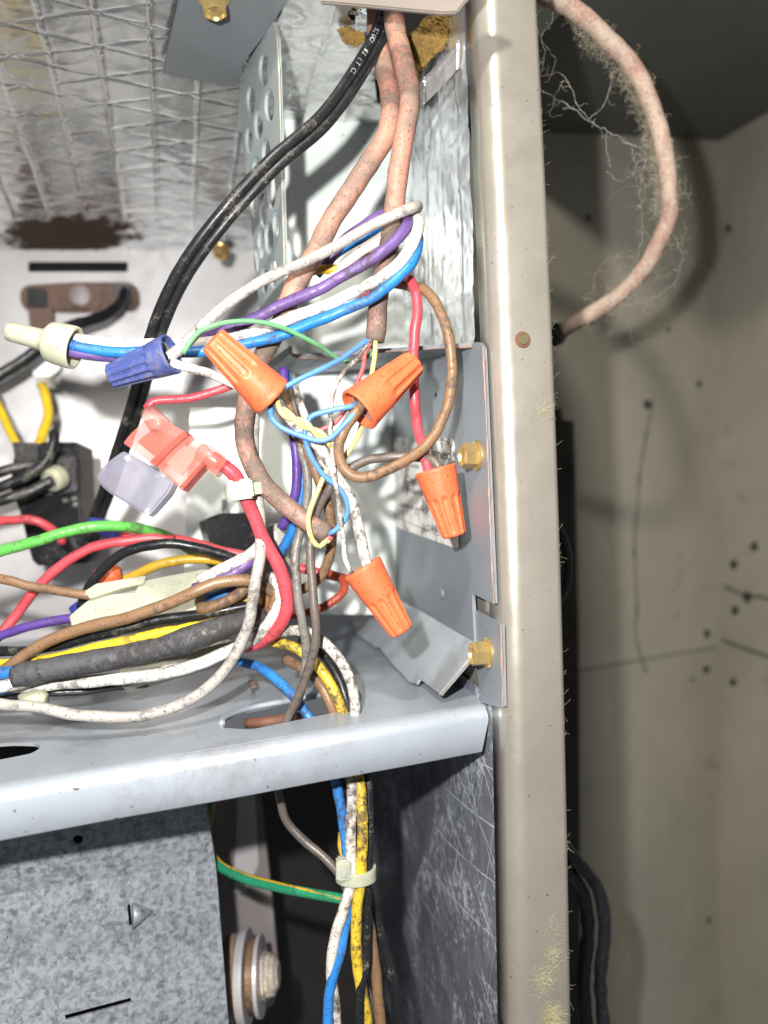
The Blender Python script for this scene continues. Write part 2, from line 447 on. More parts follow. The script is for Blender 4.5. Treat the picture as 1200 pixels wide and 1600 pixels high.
ca, cb, cc = RBACK.hit(700, 191), RBACK.hit(1125, 213), RRIGHT.hit(1310, 105)
cn = (cb - ca).cross(cc - cb); cn = cn if cn.z < 0 else -cn; cn.normalize()
back_in = Vector((0, 1, 0)) * .02
f1, f2 = Vector((.085, .20, 0)), Vector((.30, .20, 0))
CP = Plane(cb, cn)
for f_ in (f1, f2): f_.z = cb.z - ((f_.x - cb.x) * cn.x + (f_.y - cb.y) * cn.y) / cn.z
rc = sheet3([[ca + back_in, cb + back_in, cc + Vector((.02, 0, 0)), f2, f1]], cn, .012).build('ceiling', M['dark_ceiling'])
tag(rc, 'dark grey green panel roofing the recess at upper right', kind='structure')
for i, (px, py, r) in enumerate([(1093, 600, 4), (1012, 632, 6), (1105, 990, 5), (1104, 1046, 5), (1082, 1062, 2.5), (1108, 1438, 3.5), (920, 340, 4), (1045, 515, 3)]):
    child('nail_hole', sheet(ellipse(px, py, r, r * 1.25, 12), RBACK, .0004, off=.0003), M['nailhole'], wl if py > seam(px) else wu)
for i, (px, py, r) in enumerate([(1178, 854, 6), (1146, 882, 6), (1167, 933, 7), (1148, 954, 6), (1145, 1066, 5), (1138, 357, 5)]):
    child('nail_hole', sheet(ellipse(px, py, r, r * 1.25, 12), RRIGHT, .0004, off=.0003), M['nailhole'], wr)
def on(pl, pts, off=.001): return [pl.hit(x, y, off if pl.n.dot(pl.hit(x, y)) < 0 else -off) for x, y in pts]
ck = tube(catmull(on(RBACK, [(1022, 622), (1010, 680), (1000, 740), (996, 800), (992, 850), (993, 900), (996, 950), (993, 990), (1000, 1020), (1010, 1050)]), .003),
          [.0003 + .0008 * max(0, noise.noise(Vector((i * .37, 3, 1)))) for i in range(400)], 8)
tag(ck.build('hanging_string', M['nailhole']), 'thin dark string hanging down the cream wall', 'string')
tag(tube(catmull(on(RRIGHT, [(1130, 915), (1160, 928), (1200, 935), (1260, 960)]), .004), .0006, 8).build('wall_crack', M['nailhole']), 'short dark crack on right wall among the nail holes', 'crack')
tag(tube(catmull(on(RRIGHT, [(1128, 1000), (1160, 1012), (1200, 1026), (1260, 1050)]), .004), .0006, 8).build('wall_crack', M['nailhole']), 'dark crack on right wall below the nail holes', 'crack')

# dark slab added to stand in for the post's shadow on the wall
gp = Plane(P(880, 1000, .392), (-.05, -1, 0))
M['shadow_slab'] = steel('brown_black_shade', (.05, .043, .037), .1, .7, dirt=.2)
tag(slab([(800, 636), (900, 636), (908, 1000), (912, 1700), (800, 1700)], gp, .02, .006, seg=5).build('post_shadow_slab', M['shadow_slab']), 'dark slab standing in for the shadow behind the post', 'shadow_slab')
hd = empty('black_hose', P(868, 880, .28), 'glossy black hose curving out from behind the post', 'hose')
child('hose', tube(catmull([P(845, 790, .27), P(866, 815, .268), P(882, 850, .266), P(887, 885, .266), P(882, 920, .267), P(866, 945, .27), P(840, 962, .275)]), .0016, 14), M['blackbox'], hd, True)
for k, (lab, dx) in enumerate((('outer dark grey cable hanging in the lower gap behind the post', 0), ('inner dark grey cable hanging in the lower gap behind the post', -26))):
    tag(tube(catmull([P(870 + dx, 1310, .262), P(905 + dx, 1350, .265), P(935 + dx, 1390, .27), P(945 + dx, 1450, .272), P(938 + dx, 1530, .272), P(945 + dx, 1620, .272)]), .0022, 12, .2).build('hanging_cable', M['black']), lab, 'cable')

# ------------------------------------------------------------------ cabinet: corner post
def lin(y, a, b): return a + (b - a) * y / 1600.0
def post_section(y):
    """closed section of the bent-sheet post at image height y."""
    cx, rx, d = lin(y, 752, 803) + 8 * math.sin(math.pi * y / 1600), lin(y, 839, 892) + 8 * math.sin(math.pi * y / 1600), .195
    c = P(cx, y, d); r = P(rx, y, .1985)
    ex = (r - c).normalized(); dep = Vector((-.26, 1, .0)).normalized(); R = .0046; th = .0009
    pts = [c + dep * .0105]
    for k in range(9):
        a = math.pi / 2 * k / 8
        pts.append(c + dep * (R - R * math.sin(a)) + ex * (R - R * math.cos(a)))
    R2 = .0012
    e2 = Vector((.12, 1, 0)).normalized()
    for k in range(6):
        a = math.pi / 2 * k / 5
        pts.append(r - ex * R2 + ex * (R2 * math.sin(a)) + e2 * (R2 - R2 * math.cos(a)))
    pts.append(r + e2 * .05); pts.append(r + e2 * .16)
    return pts, ex, dep
mbp = MB(); prev = None; ring = []
ys = [-60 + 20 * i for i in range(86)]
rows = [post_section(y)[0] for y in ys]; n = len(rows[0])
v = [p for r_ in rows for p in r_]; f = []
# the fixing hole is cut in the front face by leaving out cells and adding a ringed insert below
for j in range(len(rows) - 1):
    for k in range(n - 1):
        f.append((j * n + k, j * n + k + 1, (j + 1) * n + k + 1, (j + 1) * n + k))
mbp.add(v, f)
post = empty('corner_post', P(820, 1600, .197), 'tall beige satin metal corner post right of the wiring', 'post')
pm = child('bent_sheet', mbp, M['post'], post, True)
pm.modifiers.new('thickness', 'SOLIDIFY').thickness = .0009
pm.modifiers['thickness'].offset = 1
def post_front(px, py):
    y = py; cxp = P(lin(y, 752, 803), y, .195)
    s_, ex, dep = post_section(py); c = s_[9]; nrm = ex.cross(Z); 
    if nrm.y > 0: nrm = -nrm
    return Plane(c, nrm)
inn = sheet([(700, 560), (766, 560), (785, 1180), (715, 1180)], SIDE.shifted(-.0004), .0006)
child('inner_flange', inn, M['post'], post)
hp = post_front(817, 530)
cen = hp.hit(817, 531); hn = hp.n
child('hole_rim', lathe(cen + hn * .0004, cen - hn * .0014, [(0, .0016), (0, .0018), (.25, .0021), (.5, .0019), (1, .0015)], 24), M['copperrust'], post)
child('screw_hole', lathe(cen + hn * .00075, cen + hn * .0002, [(0, .0005), (0, .0012), (.6, .0014), (1, .0014)], 24), simple('dull_brass_plug', (.10, .085, .035), .6, 300), post)

# header strip along the top
HP = Plane(P(630, 10, .184), (-.26, -1, .12))
tag(slab([(500, -60), (790, -60), (727, 2), (714, 19), (690, 20), (552, 7), (500, 3)], HP, .0012, .0003).build('header_strip', M['cap']), 'beige metal header strip across the top beside the post', 'panel')

# ------------------------------------------------------------------ foil insulation
def ridge(x, w): return math.exp(-(x / w) ** 2)
def wrap(x, p): return (x + p / 2) % p - p / 2
def foil_mesh(origin, eu, ev, nrm, U, V, nu, nv, amp=1.0, scrim=.014, diag=True, clip=None, crumple=.0007, seed=0, sk=.3):
    vs = []; fs = []
    for j in range(nv + 1):
        for i in range(nu + 1):
            u = U[0] + (U[1] - U[0]) * i / nu; w = V[0] + (V[1] - V[0]) * j / nv
            q = Vector((u * 60, w * 60, seed)); wob = noise.noise(q * 1.3) * .0006
            h = ridge(wrap(u + wob, scrim), .0006) * .0006 * (.6 + .8 * abs(noise.noise(Vector((u * 900, w * 420, 3)))))
            if diag:
                h -= (ridge(wrap(w + sk * u + wob, scrim), .0005) + ridge(wrap(w - sk * u + wob, scrim), .00055)) * .00042 * (.3 + 1.4 * abs(noise.noise(q * 1.7 + Vector((9, 0, 0)))))
            else: h += ridge(wrap(w + wob, scrim), .0006) * .0003
            h += crumple * (noise.noise(q) + .45 * noise.noise(q * 2.9) + .22 * noise.noise(q * 7))
            h -= crumple * .9 * abs(noise.noise(Vector((u * 85, w * 130, seed + 4))))
            vs.append(origin + eu * u + ev * w + nrm * (h * amp))
    for j in range(nv):
        for i in range(nu):
            if clip:
                u = U[0] + (U[1] - U[0]) * (i + .5) / nu; w = V[0] + (V[1] - V[0]) * (j + .5) / nv
                if not clip(u, w): continue
            a = j * (nu + 1) + i; fs.append((a, a + 1, a + nu + 2, a + nu + 1))
    used = sorted({i for q in fs for i in q}); mp = {o: k for k, o in enumerate(used)}
    return MB().add([vs[i] for i in used], [tuple(mp[i] for i in q) for q in fs])
c0 = CEIL.hit(200, 391)
st = CEIL.hit(105, 368)
fm = foil_mesh(c0, EXC, -EDC, CEIL.n, (-.13, .075), (0, .21), 460, 460, crumple=.00026)
cen_ = sum(fm.v, Vector()) / len(fm.v); sl = st - cen_
M['foilceil'] = foil('ceiling_foil', (.86, .88, .88), .20, .93, bs=.15, stain=((sl.x, sl.y, sl.z), (.031, .022, .02), (.065, .036, .022)))
tag(fm.build('foil_insulation', M['foilceil'], True), 'crinkled silver foil insulation with square scrim and brown scorch, upper left', 'insulation')
M['foil'] = foil('side_foil', (.92, .94, .97), .20, .85)
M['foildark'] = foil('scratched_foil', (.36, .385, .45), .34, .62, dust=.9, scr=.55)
EDs = ED
def side_uv(px, py): 
    p = SIDE.hit(px, py) - SIDE.p; return p.dot(ED), p.dot(UP)
o_ = SIDE.p + SIDE.n * .0006
t0, _ = side_uv(735, 300); z1 = side_uv(720, 60)[1]; z0 = side_uv(740, 600)[1]
fs_ = foil_mesh(o_, ED, UP, SIDE.n, (.006, .115), (z0 - .02, z1 + .02), 150, 170, diag=False, crumple=.0008, amp=.6, seed=3)
sf = fs_.build('foil_insulation', M['foil'], True)
tag(sf, 'bright crumpled foil lining the cabinet side above the label plate', 'insulation')
z1 = side_uv(760, 1150)[1]; z0 = side_uv(760, 1640)[1]
fl = foil_mesh(o_, ED, UP, SIDE.n, (.002, .15), (z0 - .06, z1 + .012), 110, 110, diag=False, crumple=.0002, amp=.5, seed=9)
tag(fl.build('foil_insulation', M['foildark'], True), 'dark scratched foil lining the cabinet side below the shelf', 'insulation')
# torn foil flap with glass-fibre core round the cable hole at the top
FT = CEIL.shifted(.001)
fo = FT.hit(500, 90)
def flap_clip(u, w):
    p = fo + EXC * u - EDC * w; px = 600 + F * p.x / p.y; py = 800 - F * p.z / p.y
    edge = 553 + 6 * math.sin(py * .2) - max(0, (60 - py)) * .1
    return px < (edge if py < 62 else 640 - (150 - py) * .35)
ff = foil_mesh(fo, EXC, -EDC, CEIL.n, (-.022, .05), (-.042, .045), 130, 130, clip=flap_clip, crumple=.0012, seed=5)
M['foilflap'] = foil('flap_foil', (.78, .79, .78), .33, .65)
tag(ff.build('foil_insulation', M['foilflap'], True), 'torn foil flap at the top between grey bracket and cables', 'insulation')
def fuzzy(outline, plane, thick, off=0.0, sub=6, amp=.0009, seed=0):
    mb = slab(outline, plane, thick, 0, off); bm = bmesh.new()
    vs = [bm.verts.new(p) for p in mb.v]
    for q in mb.f: bm.faces.new([vs[i] for i in q])
    bmesh.ops.triangulate(bm, faces=bm.faces[:])
    for _ in range(sub): 
        es = [e for e in bm.edges if e.calc_length() > .0007]
        if not es: break
        bmesh.ops.subdivide_edges(bm, edges=es, cuts=1); bmesh.ops.triangulate(bm, faces=[f for f in bm.faces if len(f.verts) > 3])
    bm.verts.index_update(); bm.normal_update()
    v = [a.co + a.normal * amp * (noise.noise(a.co * 420 + Vector((seed, 0, 0))) + .7 * noise.noise(a.co * 1300) + .5 * noise.noise(a.co * 2600)) for a in bm.verts]
    mb = MB().add(v, [tuple(x.index for x in q.verts) for q in bm.faces]); bm.free(); return mb
ch = slab([(550, -10), (700, -10), (690, 40), (665, 95), (642, 120), (640, 150), (588, 152), (580, 72), (560, 60)], Plane(P(620, 80, .252), (-.1, -1, 0)), .004, 0)  # black sheet paints the darkness inside the cable hole
tag(ch.build('ceiling_hole_dark', M['black_void']), 'black sheet standing in for the dark inside the top cable opening', kind='structure')
GP = Plane(P(650, 90, .225), (-.35, -1, -.35))
gw = fuzzy([(625, 120), (640, 52), (668, 26), (700, 20), (706, 45), (700, 62), (672, 92), (655, 108), (640, 150), (630, 172), (618, 150)], GP, .0022, seed=1)
gb = gw.build('glass_fibre_batt', M['fiber'], False); tag(gb, 'torn yellow glass fibre edge right of the cables at the top', 'insulation')
gw2 = fuzzy([(528, 48), (542, 42), (566, 52), (572, 66), (552, 69), (534, 60)], Plane(P(550, 55, .226), (-.1, -1, -.3)), .002, seed=2)
tag(gw2.build('glass_fibre_batt', M['fiber'], False), 'small torn yellow glass fibre edge left of the black cord', 'insulation')
# folded foil corner below it
fc = foil_mesh(P(660, 130, .222), (P(708, 60, .213) - P(655, 118, .223)).normalized(), (P(705, 110, .215) - P(706, 60, .213)).normalized(), Vector((-.3, -1, 0)).normalized(), (-.001, .0155), (-.001, .006), 60, 30, diag=False, crumple=.0006, seed=11)
tag(fc.build('foil_fold', M['foil'], True), 'folded back bright foil corner under the yellow glass fibre', 'insulation')

# ------------------------------------------------------------------ back panels
bp = sheet([(-260, 300), (470, 300), (470, 1010), (-260, 1010)], BACK, .001, [rpoly([(44, 409), (200, 409), (200, 425), (44, 425)], 3)])
tag(bp.build('wall_cabinet_back', M['backp']), 'silvery back wall of the cabinet behind the terminal block', kind='structure')
child_slot = sheet([(30, 395), (215, 395), (215, 440), (30, 440)], BACK, .001, off=-.008).build('slot_backing', M['black_void'])
tag(child_slot, 'dark hollow behind the slot in the back wall', kind='structure')
pt = sheet([(297, 637), (424, 637), (424, 100), (700, 100), (700, 960), (285, 960)], PART, .001)
po = pt.build('wall_partition', M['partp']); tag(po, 'pale green white partition behind the wires', kind='structure')
# dark space below the shelf
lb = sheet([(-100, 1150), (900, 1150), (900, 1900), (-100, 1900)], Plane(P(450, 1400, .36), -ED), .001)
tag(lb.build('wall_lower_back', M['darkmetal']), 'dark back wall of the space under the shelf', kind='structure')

# ------------------------------------------------------------------ shelf tray
def shelf_hit(px, py, off=0): return SHELF.hit(px, py, off)
hole1 = rpoly([(345, 1137, 8), (350, 1122, 8), (380, 1110, 8), (440, 1098, 4), (500, 1086, 4), (560, 1077, 10), (568, 1092, 8), (556, 1107, 6), (470, 1124, 4), (440, 1130, 4), (392, 1140, 6)], 5)
hole2 = rpoly([(-60, 1166, 8), (20, 1160, 10), (58, 1161, 8), (64, 1168, 6), (50, 1177, 8), (0, 1187, 8), (-60, 1194, 8)], 6)
hole3 = [(388, 1064), (394, 1063), (399, 1084), (394, 1086)]
hole4 = [(470, 1052), (476, 1051), (489, 1073), (481, 1076)]
tl = lambda px: 1225 - 125 * px / 750.0
shelf = empty('shelf_tray', SHELF.hit(375, 1150), 'light grey galvanised shelf tray carrying the wiring harness', 'shelf')
top = sheet([(-330, tl(-330)), (752, tl(752) - 1), (735, 1040), (640, 955), (590, 925), (200, 925), (-330, 960)], SHELF, .0009, [hole1, hole2, hole3, hole4])
child('top_sheet', top, M['shelf'], shelf)
lipv = []; lipf = []; prof = []
Rb = .0035
for k in range(11):
    a = math.pi / 2 * k / 10
    prof.append((-(Rb * math.sin(a)), -(Rb - Rb * math.cos(a)), 0))
prof += [(-Rb - .0004, -.0112, 1.0), (-Rb + .0006, -.0118, 1.0), (-Rb + .0009, -.0100, .8)]
la, lb_ = SHELF.hit(-330, tl(-330)), SHELF.hit(754, tl(754))
N_ = 60
dn = -SHELF.n
for (dd, dz, cut) in prof:
    for k in range(N_ + 1):
        t_ = k / N_; p = la.lerp(lb_ - EXS * (.0026 * cut), t_)
        p = p + ED * dd - dn * dz + SHELF.n * (noise.noise(p * 40) * .0003)
        lipv.append(p)
for j in range(len(prof) - 1):
    for k in range(N_):
        a = j * (N_ + 1) + k; lipf.append((a, a + 1, a + N_ + 2, a + N_ + 1))
child('front_lip', MB().add(lipv, lipf), M['shelf'], shelf, True)
# burrs hanging on the bottom edge
for px in (105, 165, 256, 388, 40):
    py = 1300 - 135 * px / 745.0
    p = P(px, py - 4, .1785 + .029 * px / 750); child('burr', lathe(p, p - Z * .0016 + Vector((.0003, 0, 0)), [(0, .0004), (.4, .0007), (1, .0001)], 8), M['taupe'], shelf)
# rusty bits seen in the long slot
rb_ = tube(catmull([SHELF.hit(385, 1130, -.003), SHELF.hit(420, 1128, -.0025), SHELF.hit(470, 1120, -.003)]), .0016, 10, .5)
tag(rb_.build('rusty_rod', M['copperrust'], True), 'rust brown rod showing through the long shelf slot', 'rod')
child('slot_rim', tube(catmull([SHELF.hit(x, y, .0003) for x, y in ((346, 1132), (352, 1121), (380, 1109), (440, 1097), (500, 1085), (556, 1076))]), .0009, 10), M['shelf'], shelf, True)
child('slot_tab', slab([(388, 1062), (399, 1061), (401, 1071), (392, 1074)], SHELF.shifted(.003), .0006, .0002), M['edge'], shelf)

# ------------------------------------------------------------------ mounting plate on the cabinet side
PL = SIDE.shifted(.0022)
plate = empty('mounting_plate', PL.hit(740, 940), 'blue grey steel mounting plate with worn label and pinkish patch', 'plate')
tp = NT('plate_steel_pink')
base_p = tp.mix(1.0, (.255, .28, .315), tp.ramp(tp.noise(25, 4), [(.3, .88), (.7, 1.08)]), 'MULTIPLY')
rp = PL.hit(748, 800) - PL.hit(740, 940)
mpn = tp.n('ShaderNodeMapping'); mpn.inputs['Location'].default_value = (-rp.x / .009, -rp.y / .009, -rp.z / .010); mpn.inputs['Scale'].default_value = (1 / .009, 1 / .009, 1 / .010)
tp.l(tp.co(), mpn.inputs['Vector']); ln = tp.n('ShaderNodeVectorMath', operation='LENGTH'); tp.l(mpn.outputs[0], ln.inputs[0])
dd_ = tp.math('ADD', ln.outputs['Value'], tp.math('MULTIPLY', tp.math('SUBTRACT', tp.noise(120, 4), .5), .5))
base_p = tp.mix(tp.ramp(dd_, [(.25, .62), (1.25, 0.0)]), base_p, (.50, .27, .27))  # soft pinkish patch fading out into the steel colour
spk = tp.ramp(tp.noise(800, 2), [(.72, 0.0), (.75, 1.0)])
base_p = tp.mix(tp.math('MULTIPLY', spk, .7), base_p, (.05, .035, .03))
tp.set(**{'Base Color': base_p, 'Metallic': .3, 'Roughness': .42}); tp.bump(tp.math('ADD', tp.noise(900, 3), tp.noise(180, 3)), .12, .0001)
M['plate_pink'] = tp.m
outl = [(588, 548), (715, 546), (730, 540), (748, 533, 6), (755, 545, 5), (772, 944, 2), (737, 927, 0), (741, 1004, 0), (652, 951, 0), (583, 918, 0)]
child('side_sheet', sheet(rpoly(outl, 0), PL, .0010, [ellipse(681, 619, 1.6, 6, 10)]), M['plate_pink'], plate)
def edge_tube(pts, r=.0005): return tube(catmull([Vector(p) for p in pts], .0012), r * .62, 8, .9)
child('worn_edge', edge_tube([PL.hit(755, 543, .0001), PL.hit(762, 700, .0001), PL.hit(767, 840, .0001), PL.hit(772, 943, .0001)]), M['edge'], plate)
# top flange turned towards the left, its upturned end
q0, q1 = PL.hit(735, 545), P(456, 556, .232)
fb = [PL.hit(735, 545), PL.hit(640, 550), P(456, 557, .236), P(455, 540, .2358), P(451, 545, .2365), P(408, 580, .262), P(412, 590, .262), P(560, 580, .266), PL.hit(598, 575)]
fv = [PL.hit(738, 541), P(458, 557, .238), P(425, 582, .262), PL.hit(594, 578)]
mbf = MB()
up_ = SHELF.n
nn_ = 24
def strip(a, b, c, d, m, n=1):
    v = []; 
    for i in range(m + 1):
        t_ = i / m
        v += [a.lerp(b, t_), d.lerp(c, t_)]
    return v, [(2 * i, 2 * i + 2, 2 * i + 3, 2 * i + 1) for i in range(m)]
A_, B_, C_, D_ = PL.hit(738, 541), P(462, 558, .238), P(420, 588, .262), PL.hit(592, 580)
vv, ff2 = strip(A_, B_, C_, D_, 6); mbf.add(vv, ff2)
up1 = [P(462, 558, .238), P(454, 553, .2382), P(452, 541, .238), P(410, 572, .262), P(412, 585, .262), P(420, 588, .262)]
mbf.add(up1, [(0, 1, 4, 5), (1, 2, 3, 4)])
fo_ = child('top_flange', mbf, M['plate'], plate)
fo_.modifiers.new('thickness', 'SOLIDIFY').thickness = .0009
child('worn_edge', edge_tube([A_, A_.lerp(B_, .5), B_, P(454, 553, .2381), P(452, 541, .238)], .00045), M['edge'], plate)
# bottom flange lying just over the shelf
FLP = SHELF.shifted(.0030)
bf = [(583, 914), (652, 951), (741, 1003), (733, 1031), (687, 1085), (655, 1060), (650, 1068), (640, 1066), (612, 1036), (598, 1018), (590, 1008), (586, 1011), (557, 990), (545, 950)]
fa, fb2, fc2 = PL.hit(741, 1003), PL.hit(590, 921), FLP.hit(687, 1085)
FLQ = Plane(fc2, (fb2 - fa).cross(fc2 - fa))
child('bottom_flange', sheet(bf, FLQ, .0009), M['shelf'], plate)
child('worn_edge', edge_tube([FLQ.hit(687, 1085), FLQ.hit(712, 1056), FLQ.hit(733, 1031)], .0005), M['cut'], plate)
rv = PL.hit(691, 927); child('rivet', lathe(rv, rv + PL.n * .0008, [(0, .0019), (.5, .0017), (.85, .0011), (1, .0004)], 20), M['plate'], plate, True)
# small tab of the shelf screwed to the post
TB = SIDE.shifted(.0016)
tab = sheet(rpoly([(739, 953, 1), (783, 976, 3), (786, 1106, 3), (752, 1098, 0), (741, 1010, 0)], 1), TB, .001)
child('end_tab', tab, M['plate'], shelf)
child('worn_edge', edge_tube([TB.hit(783, 976), TB.hit(784.5, 1040), TB.hit(786, 1105)], .00045), M['edge'], shelf)
def hexscrew(c, ax, parent, s=1.0, name='screw'):
    ax = ax.normalized(); n1 = ax.cross(Z).normalized(); n2 = ax.cross(n1)
    def ring(z, r, hexy=0, seg=48):
        o = []
        for k in range(seg):
            a = 2 * math.pi * k / seg + .3
            rr = r
            if hexy:
                b = (a - .3) % (math.pi / 3) - math.pi / 6; rr = r * math.cos(math.pi / 6) / math.cos(b) * 1.0
            o.append(c + ax * z + (n1 * math.cos(a) + n2 * math.sin(a)) * rr)
        return o
    s_ = s * .001
    R = [ring(0, 4.2 * s_), ring(.5 * s_, 4.3 * s_), ring(.8 * s_, 4.0 * s_), ring(1.0 * s_, 3.55 * s_, 1), ring(4.2 * s_, 3.55 * s_, 1), ring(4.7 * s_, 3.1 * s_, 1), ring(4.75 * s_, 2.7 * s_), ring(4.0 * s_, 2.3 * s_), ring(3.6 * s_, 1.2 * s_), ring(3.6 * s_, .1 * s_)]
    v = [p for r_ in R for p in r_]; f = []; m = 48
    for j in range(len(R) - 1):
        for k in range(m): f.append((j * m + k, j * m + (k + 1) % m, (j + 1) * m + (k + 1) % m, (j + 1) * m + k))
    o = child(name, MB().add(v, f), M['brass'], parent); return o
hexscrew(PL.hit(746, 712), PL.n, plate, .92)
hexscrew(TB.hit(762, 1020), TB.n, shelf, .92)

# label on the plate, with its print
LP = PL.shifted(.0003)
stk = NT('worn_label')
cs = stk.mix(stk.ramp(stk.math('ADD', stk.math('MULTIPLY', stk.noise(230, 5, .65), .6), stk.math('MULTIPLY', stk.noise(90, 3), .5)), [(.545, 0.0), (.69, 1.0)]), (.90, .87, .83), (.085, .066, .054))
stk.set(**{'Base Color': cs, 'Roughness': .5}); stk.bump(stk.noise(200, 4), .4, .0002); M['label'] = stk.m
lab = child('label', sheet(rpoly([(586, 716), (598, 697), (620, 683), (708, 684, 7), (717, 859, 7), (599, 816, 7), (602, 757), (592, 740)], 4), LP, .0002), M['label'], plate, label='worn and stained white label on the plate')
def text_mesh(txt, size=1.0):
    cu = bpy.data.curves.new('t', 'FONT'); cu.body = txt; cu.size = size
    o = bpy.data.objects.new('t', cu); C.objects.link(o); dg = bpy.context.evaluated_depsgraph_get(); dg.update()
    me = o.evaluated_get(dg).to_mesh(); v = [p.co.copy() for p in me.vertices]; f = [tuple(p.vertices) for p in me.polygons]
    o.evaluated_get(dg).to_mesh_clear(); bpy.data.objects.remove(o); bpy.data.curves.remove(cu); return v, f
def label_text(txt, x0, y0, x1, y1, h, cond=1.0):
    v, f = text_mesh(txt); w = max(p.x for p in v); T = []
    for p in v:
        t_ = p.x / w; T.append(LP.hit(x0 + (x1 - x0) * t_, y0 + (y1 - y0) * t_ - p.y * h, .00012))
    child('print', MB().add(T, f), M['ink'], lab)
label_text('designed', 652, 711, 704, 719, 23)
label_text('Cat.', 632, 752, 652, 757, 15); label_text('board r', 634, 768, 668, 778, 15)
label_text('DR8C', 667, 828, 690, 835, 12)
label_text('installed with', 612, 724, 655, 733, 11); label_text('control only', 622, 790, 662, 800, 10)
bord = [(604, 808), (712, 848), (704, 692)]
child('border', edge_tube([LP.hit(606, 803, .0001), LP.hit(640, 817, .0001), LP.hit(705, 841, .0001), LP.hit(710, 836, .0001), LP.hit(707, 760, .0001), LP.hit(704, 700, .0001), LP.hit(700, 691, .0001), LP.hit(640, 690, .0001)], .00012), M['ink'], lab)

# ------------------------------------------------------------------ grey ceiling bracket and perforated strip
brk = empty('hanging_bracket', P(400, 140, .24), 'grey bracket with round perforations hanging from the foil ceiling', 'bracket')
BP_ = CEIL.shifted(.0035)
child('top_tab', slab(rpoly([(289, -40), (470, -40), (428, 36, 3), (380, 100, 4), (372, 138, 8), (254, 116, 2)], 0), BP_, .0010, .0003), M['bracketgrey'], brk)
vn = (P(434, 250, .217) - P(392, 250, .2385)).cross(UP); vn = vn if vn.dot(P(410, 250, .26)) < 0 else -vn
PF = Plane(P(434, 250, .217), vn)
holes = []
for cx, cy, rx, ry in [(412, 109, 8, 29), (392, 156, 7, 26), (421, 164, 8, 29), (404, 194, 7, 27), (389, 219, 6, 25), (416, 243, 7, 29), (401, 268, 7, 27), (424, 300, 7, 30), (411, 328, 7, 29), (397, 318, 6, 24), (420, 372, 7, 29), (408, 380, 6, 27), (431, 350, 5, 24), (401, 405, 5, 22), (427, 428, 6, 26), (413, 438, 6, 26)]:
    holes.append(ellipse(cx, cy, rx * .98, ry * .92, 20))
child('perforated_strip', sheet([(427, 34), (433, 60), (442, 330), (447, 520), (409, 520), (376, 178), (374, 142), (382, 100)], PF, .0010, holes), M['perf'], brk)
child('worn_edge', edge_tube([PF.hit(427, 36), PF.hit(433, 62), PF.hit(442, 330), PF.hit(447, 500)], .0004), M['cut'], brk)
hexscrew(BP_.hit(334, -4), BP_.n, brk, .95)
fas = empty('ceiling_screw', P(345, 392, .33), 'brass hex screw at the back below the foil ceiling', 'screw')
hexscrew(P(345, 390, .335), Vector((.1, -.6, -1)), fas, .85, 'head')

# ------------------------------------------------------------------ wiring
def pts3(pts):
    out = []
    for p in pts:
        x, y, d = p
        if d < 0: d = SHELF.hit(x, y).y + d      # negative: that far in front of the shelf along the view
        out.append(P(x, y, d))
    return out
def wtube(pts, w, seg=14, step=.0012, wob=.07):
    if w < 10: w *= .9
    if pts[0][0] <= -20:                      # carry on out of view to the left
        (xa, ya, da), (xb, yb, db) = pts[0], pts[1]
        pts = [(xa - 260, ya + 260 * max(-.4, min(.4, (ya - yb) / (xb - xa))), da - .012)] + list(pts)
    q = pts3(pts); r = w / 2 * sum(p.y for p in q) / len(q) / F
    path = catmull(q, step)
    # hand-bent irregularity
    path = [p + Vector((noise.noise(p * 90 + Vector((w, 0, 0))), noise.noise(p * 90 + Vector((0, 7, w))), noise.noise(p * 90 + Vector((5, w, 0))))) * (.00055 if r > .0009 else .0004) for p in path]
    path = [p + Vector((noise.noise(p * 260 + Vector((w, 3, 0))), 0, noise.noise(p * 260 + Vector((5, w, 9))))) * .00016 for p in path]
    return tube(path, r, seg, wob)
def wire(mat, label, pts, w=17, group=None, name='wire', cat='wire'):
    o = wtube(pts, w).build(name, M[mat], True); tag(o, label, cat, group); return o
HW = 'wires of the harness lying on the shelf'; LW = 'wires of the hanging loop'

# black twin cord with white print
cordp = [(612, -40, .222), (598, 40, .218), (560, 112, .211), (505, 188, .206), (425, 258, .203), (345, 345, .204), (290, 420, .208), (255, 490, .214), (232, 560, .222), (210, 640, .232), (190, 700, .245), (168, 765, .262), (150, 815, .275), (140, 860, .285)]
cord = empty('twin_cord', P(150, 815, .275), 'black twin cord with white print curving down from the top hole', 'cord')
q = pts3(cordp); path = catmull(q, .0012); T_, N__ = frames(path)
sides = []
for s_ in (-1, 1):
    pp = []
    for p, t_ in zip(path, T_):
        view = p.normalized(); lat = t_.cross(view).normalized()
        pp.append(p + (lat * .00122 + view * .0004) * s_)
    sides.append(pp)
    child('strand', tube(pp, .00142, 18, .05), M['blackdusty'], cord, True)
def print_on(pp, txt, start, size):
    x = start; i = 0
    for ch in txt:
        while i < len(pp) - 2 and sum(0 for _ in ()) == 0 and LEN[i] < x: i += 1
        if ch != ' ':
            v, f = text_mesh(ch, size); p = pp[i]; t_ = (pp[i + 1] - pp[i]).normalized(); view = p.normalized(); lat = view.cross(t_).normalized()
            nrm = t_.cross(lat).normalized(); nrm = nrm if nrm.dot(view) < 0 else -nrm
            w_ = [p + nrm * .00148 + t_ * a.x - lat * (a.y - size * .3) for a in v]
            w_ = [p + (b - p - t_ * (b - p).dot(t_)).normalized() * .00151 + t_ * (b - p).dot(t_) for b in w_]
            child('print', MB().add(w_, f), M['whiteink'], cord)
        x += size * .72
LEN = [0]
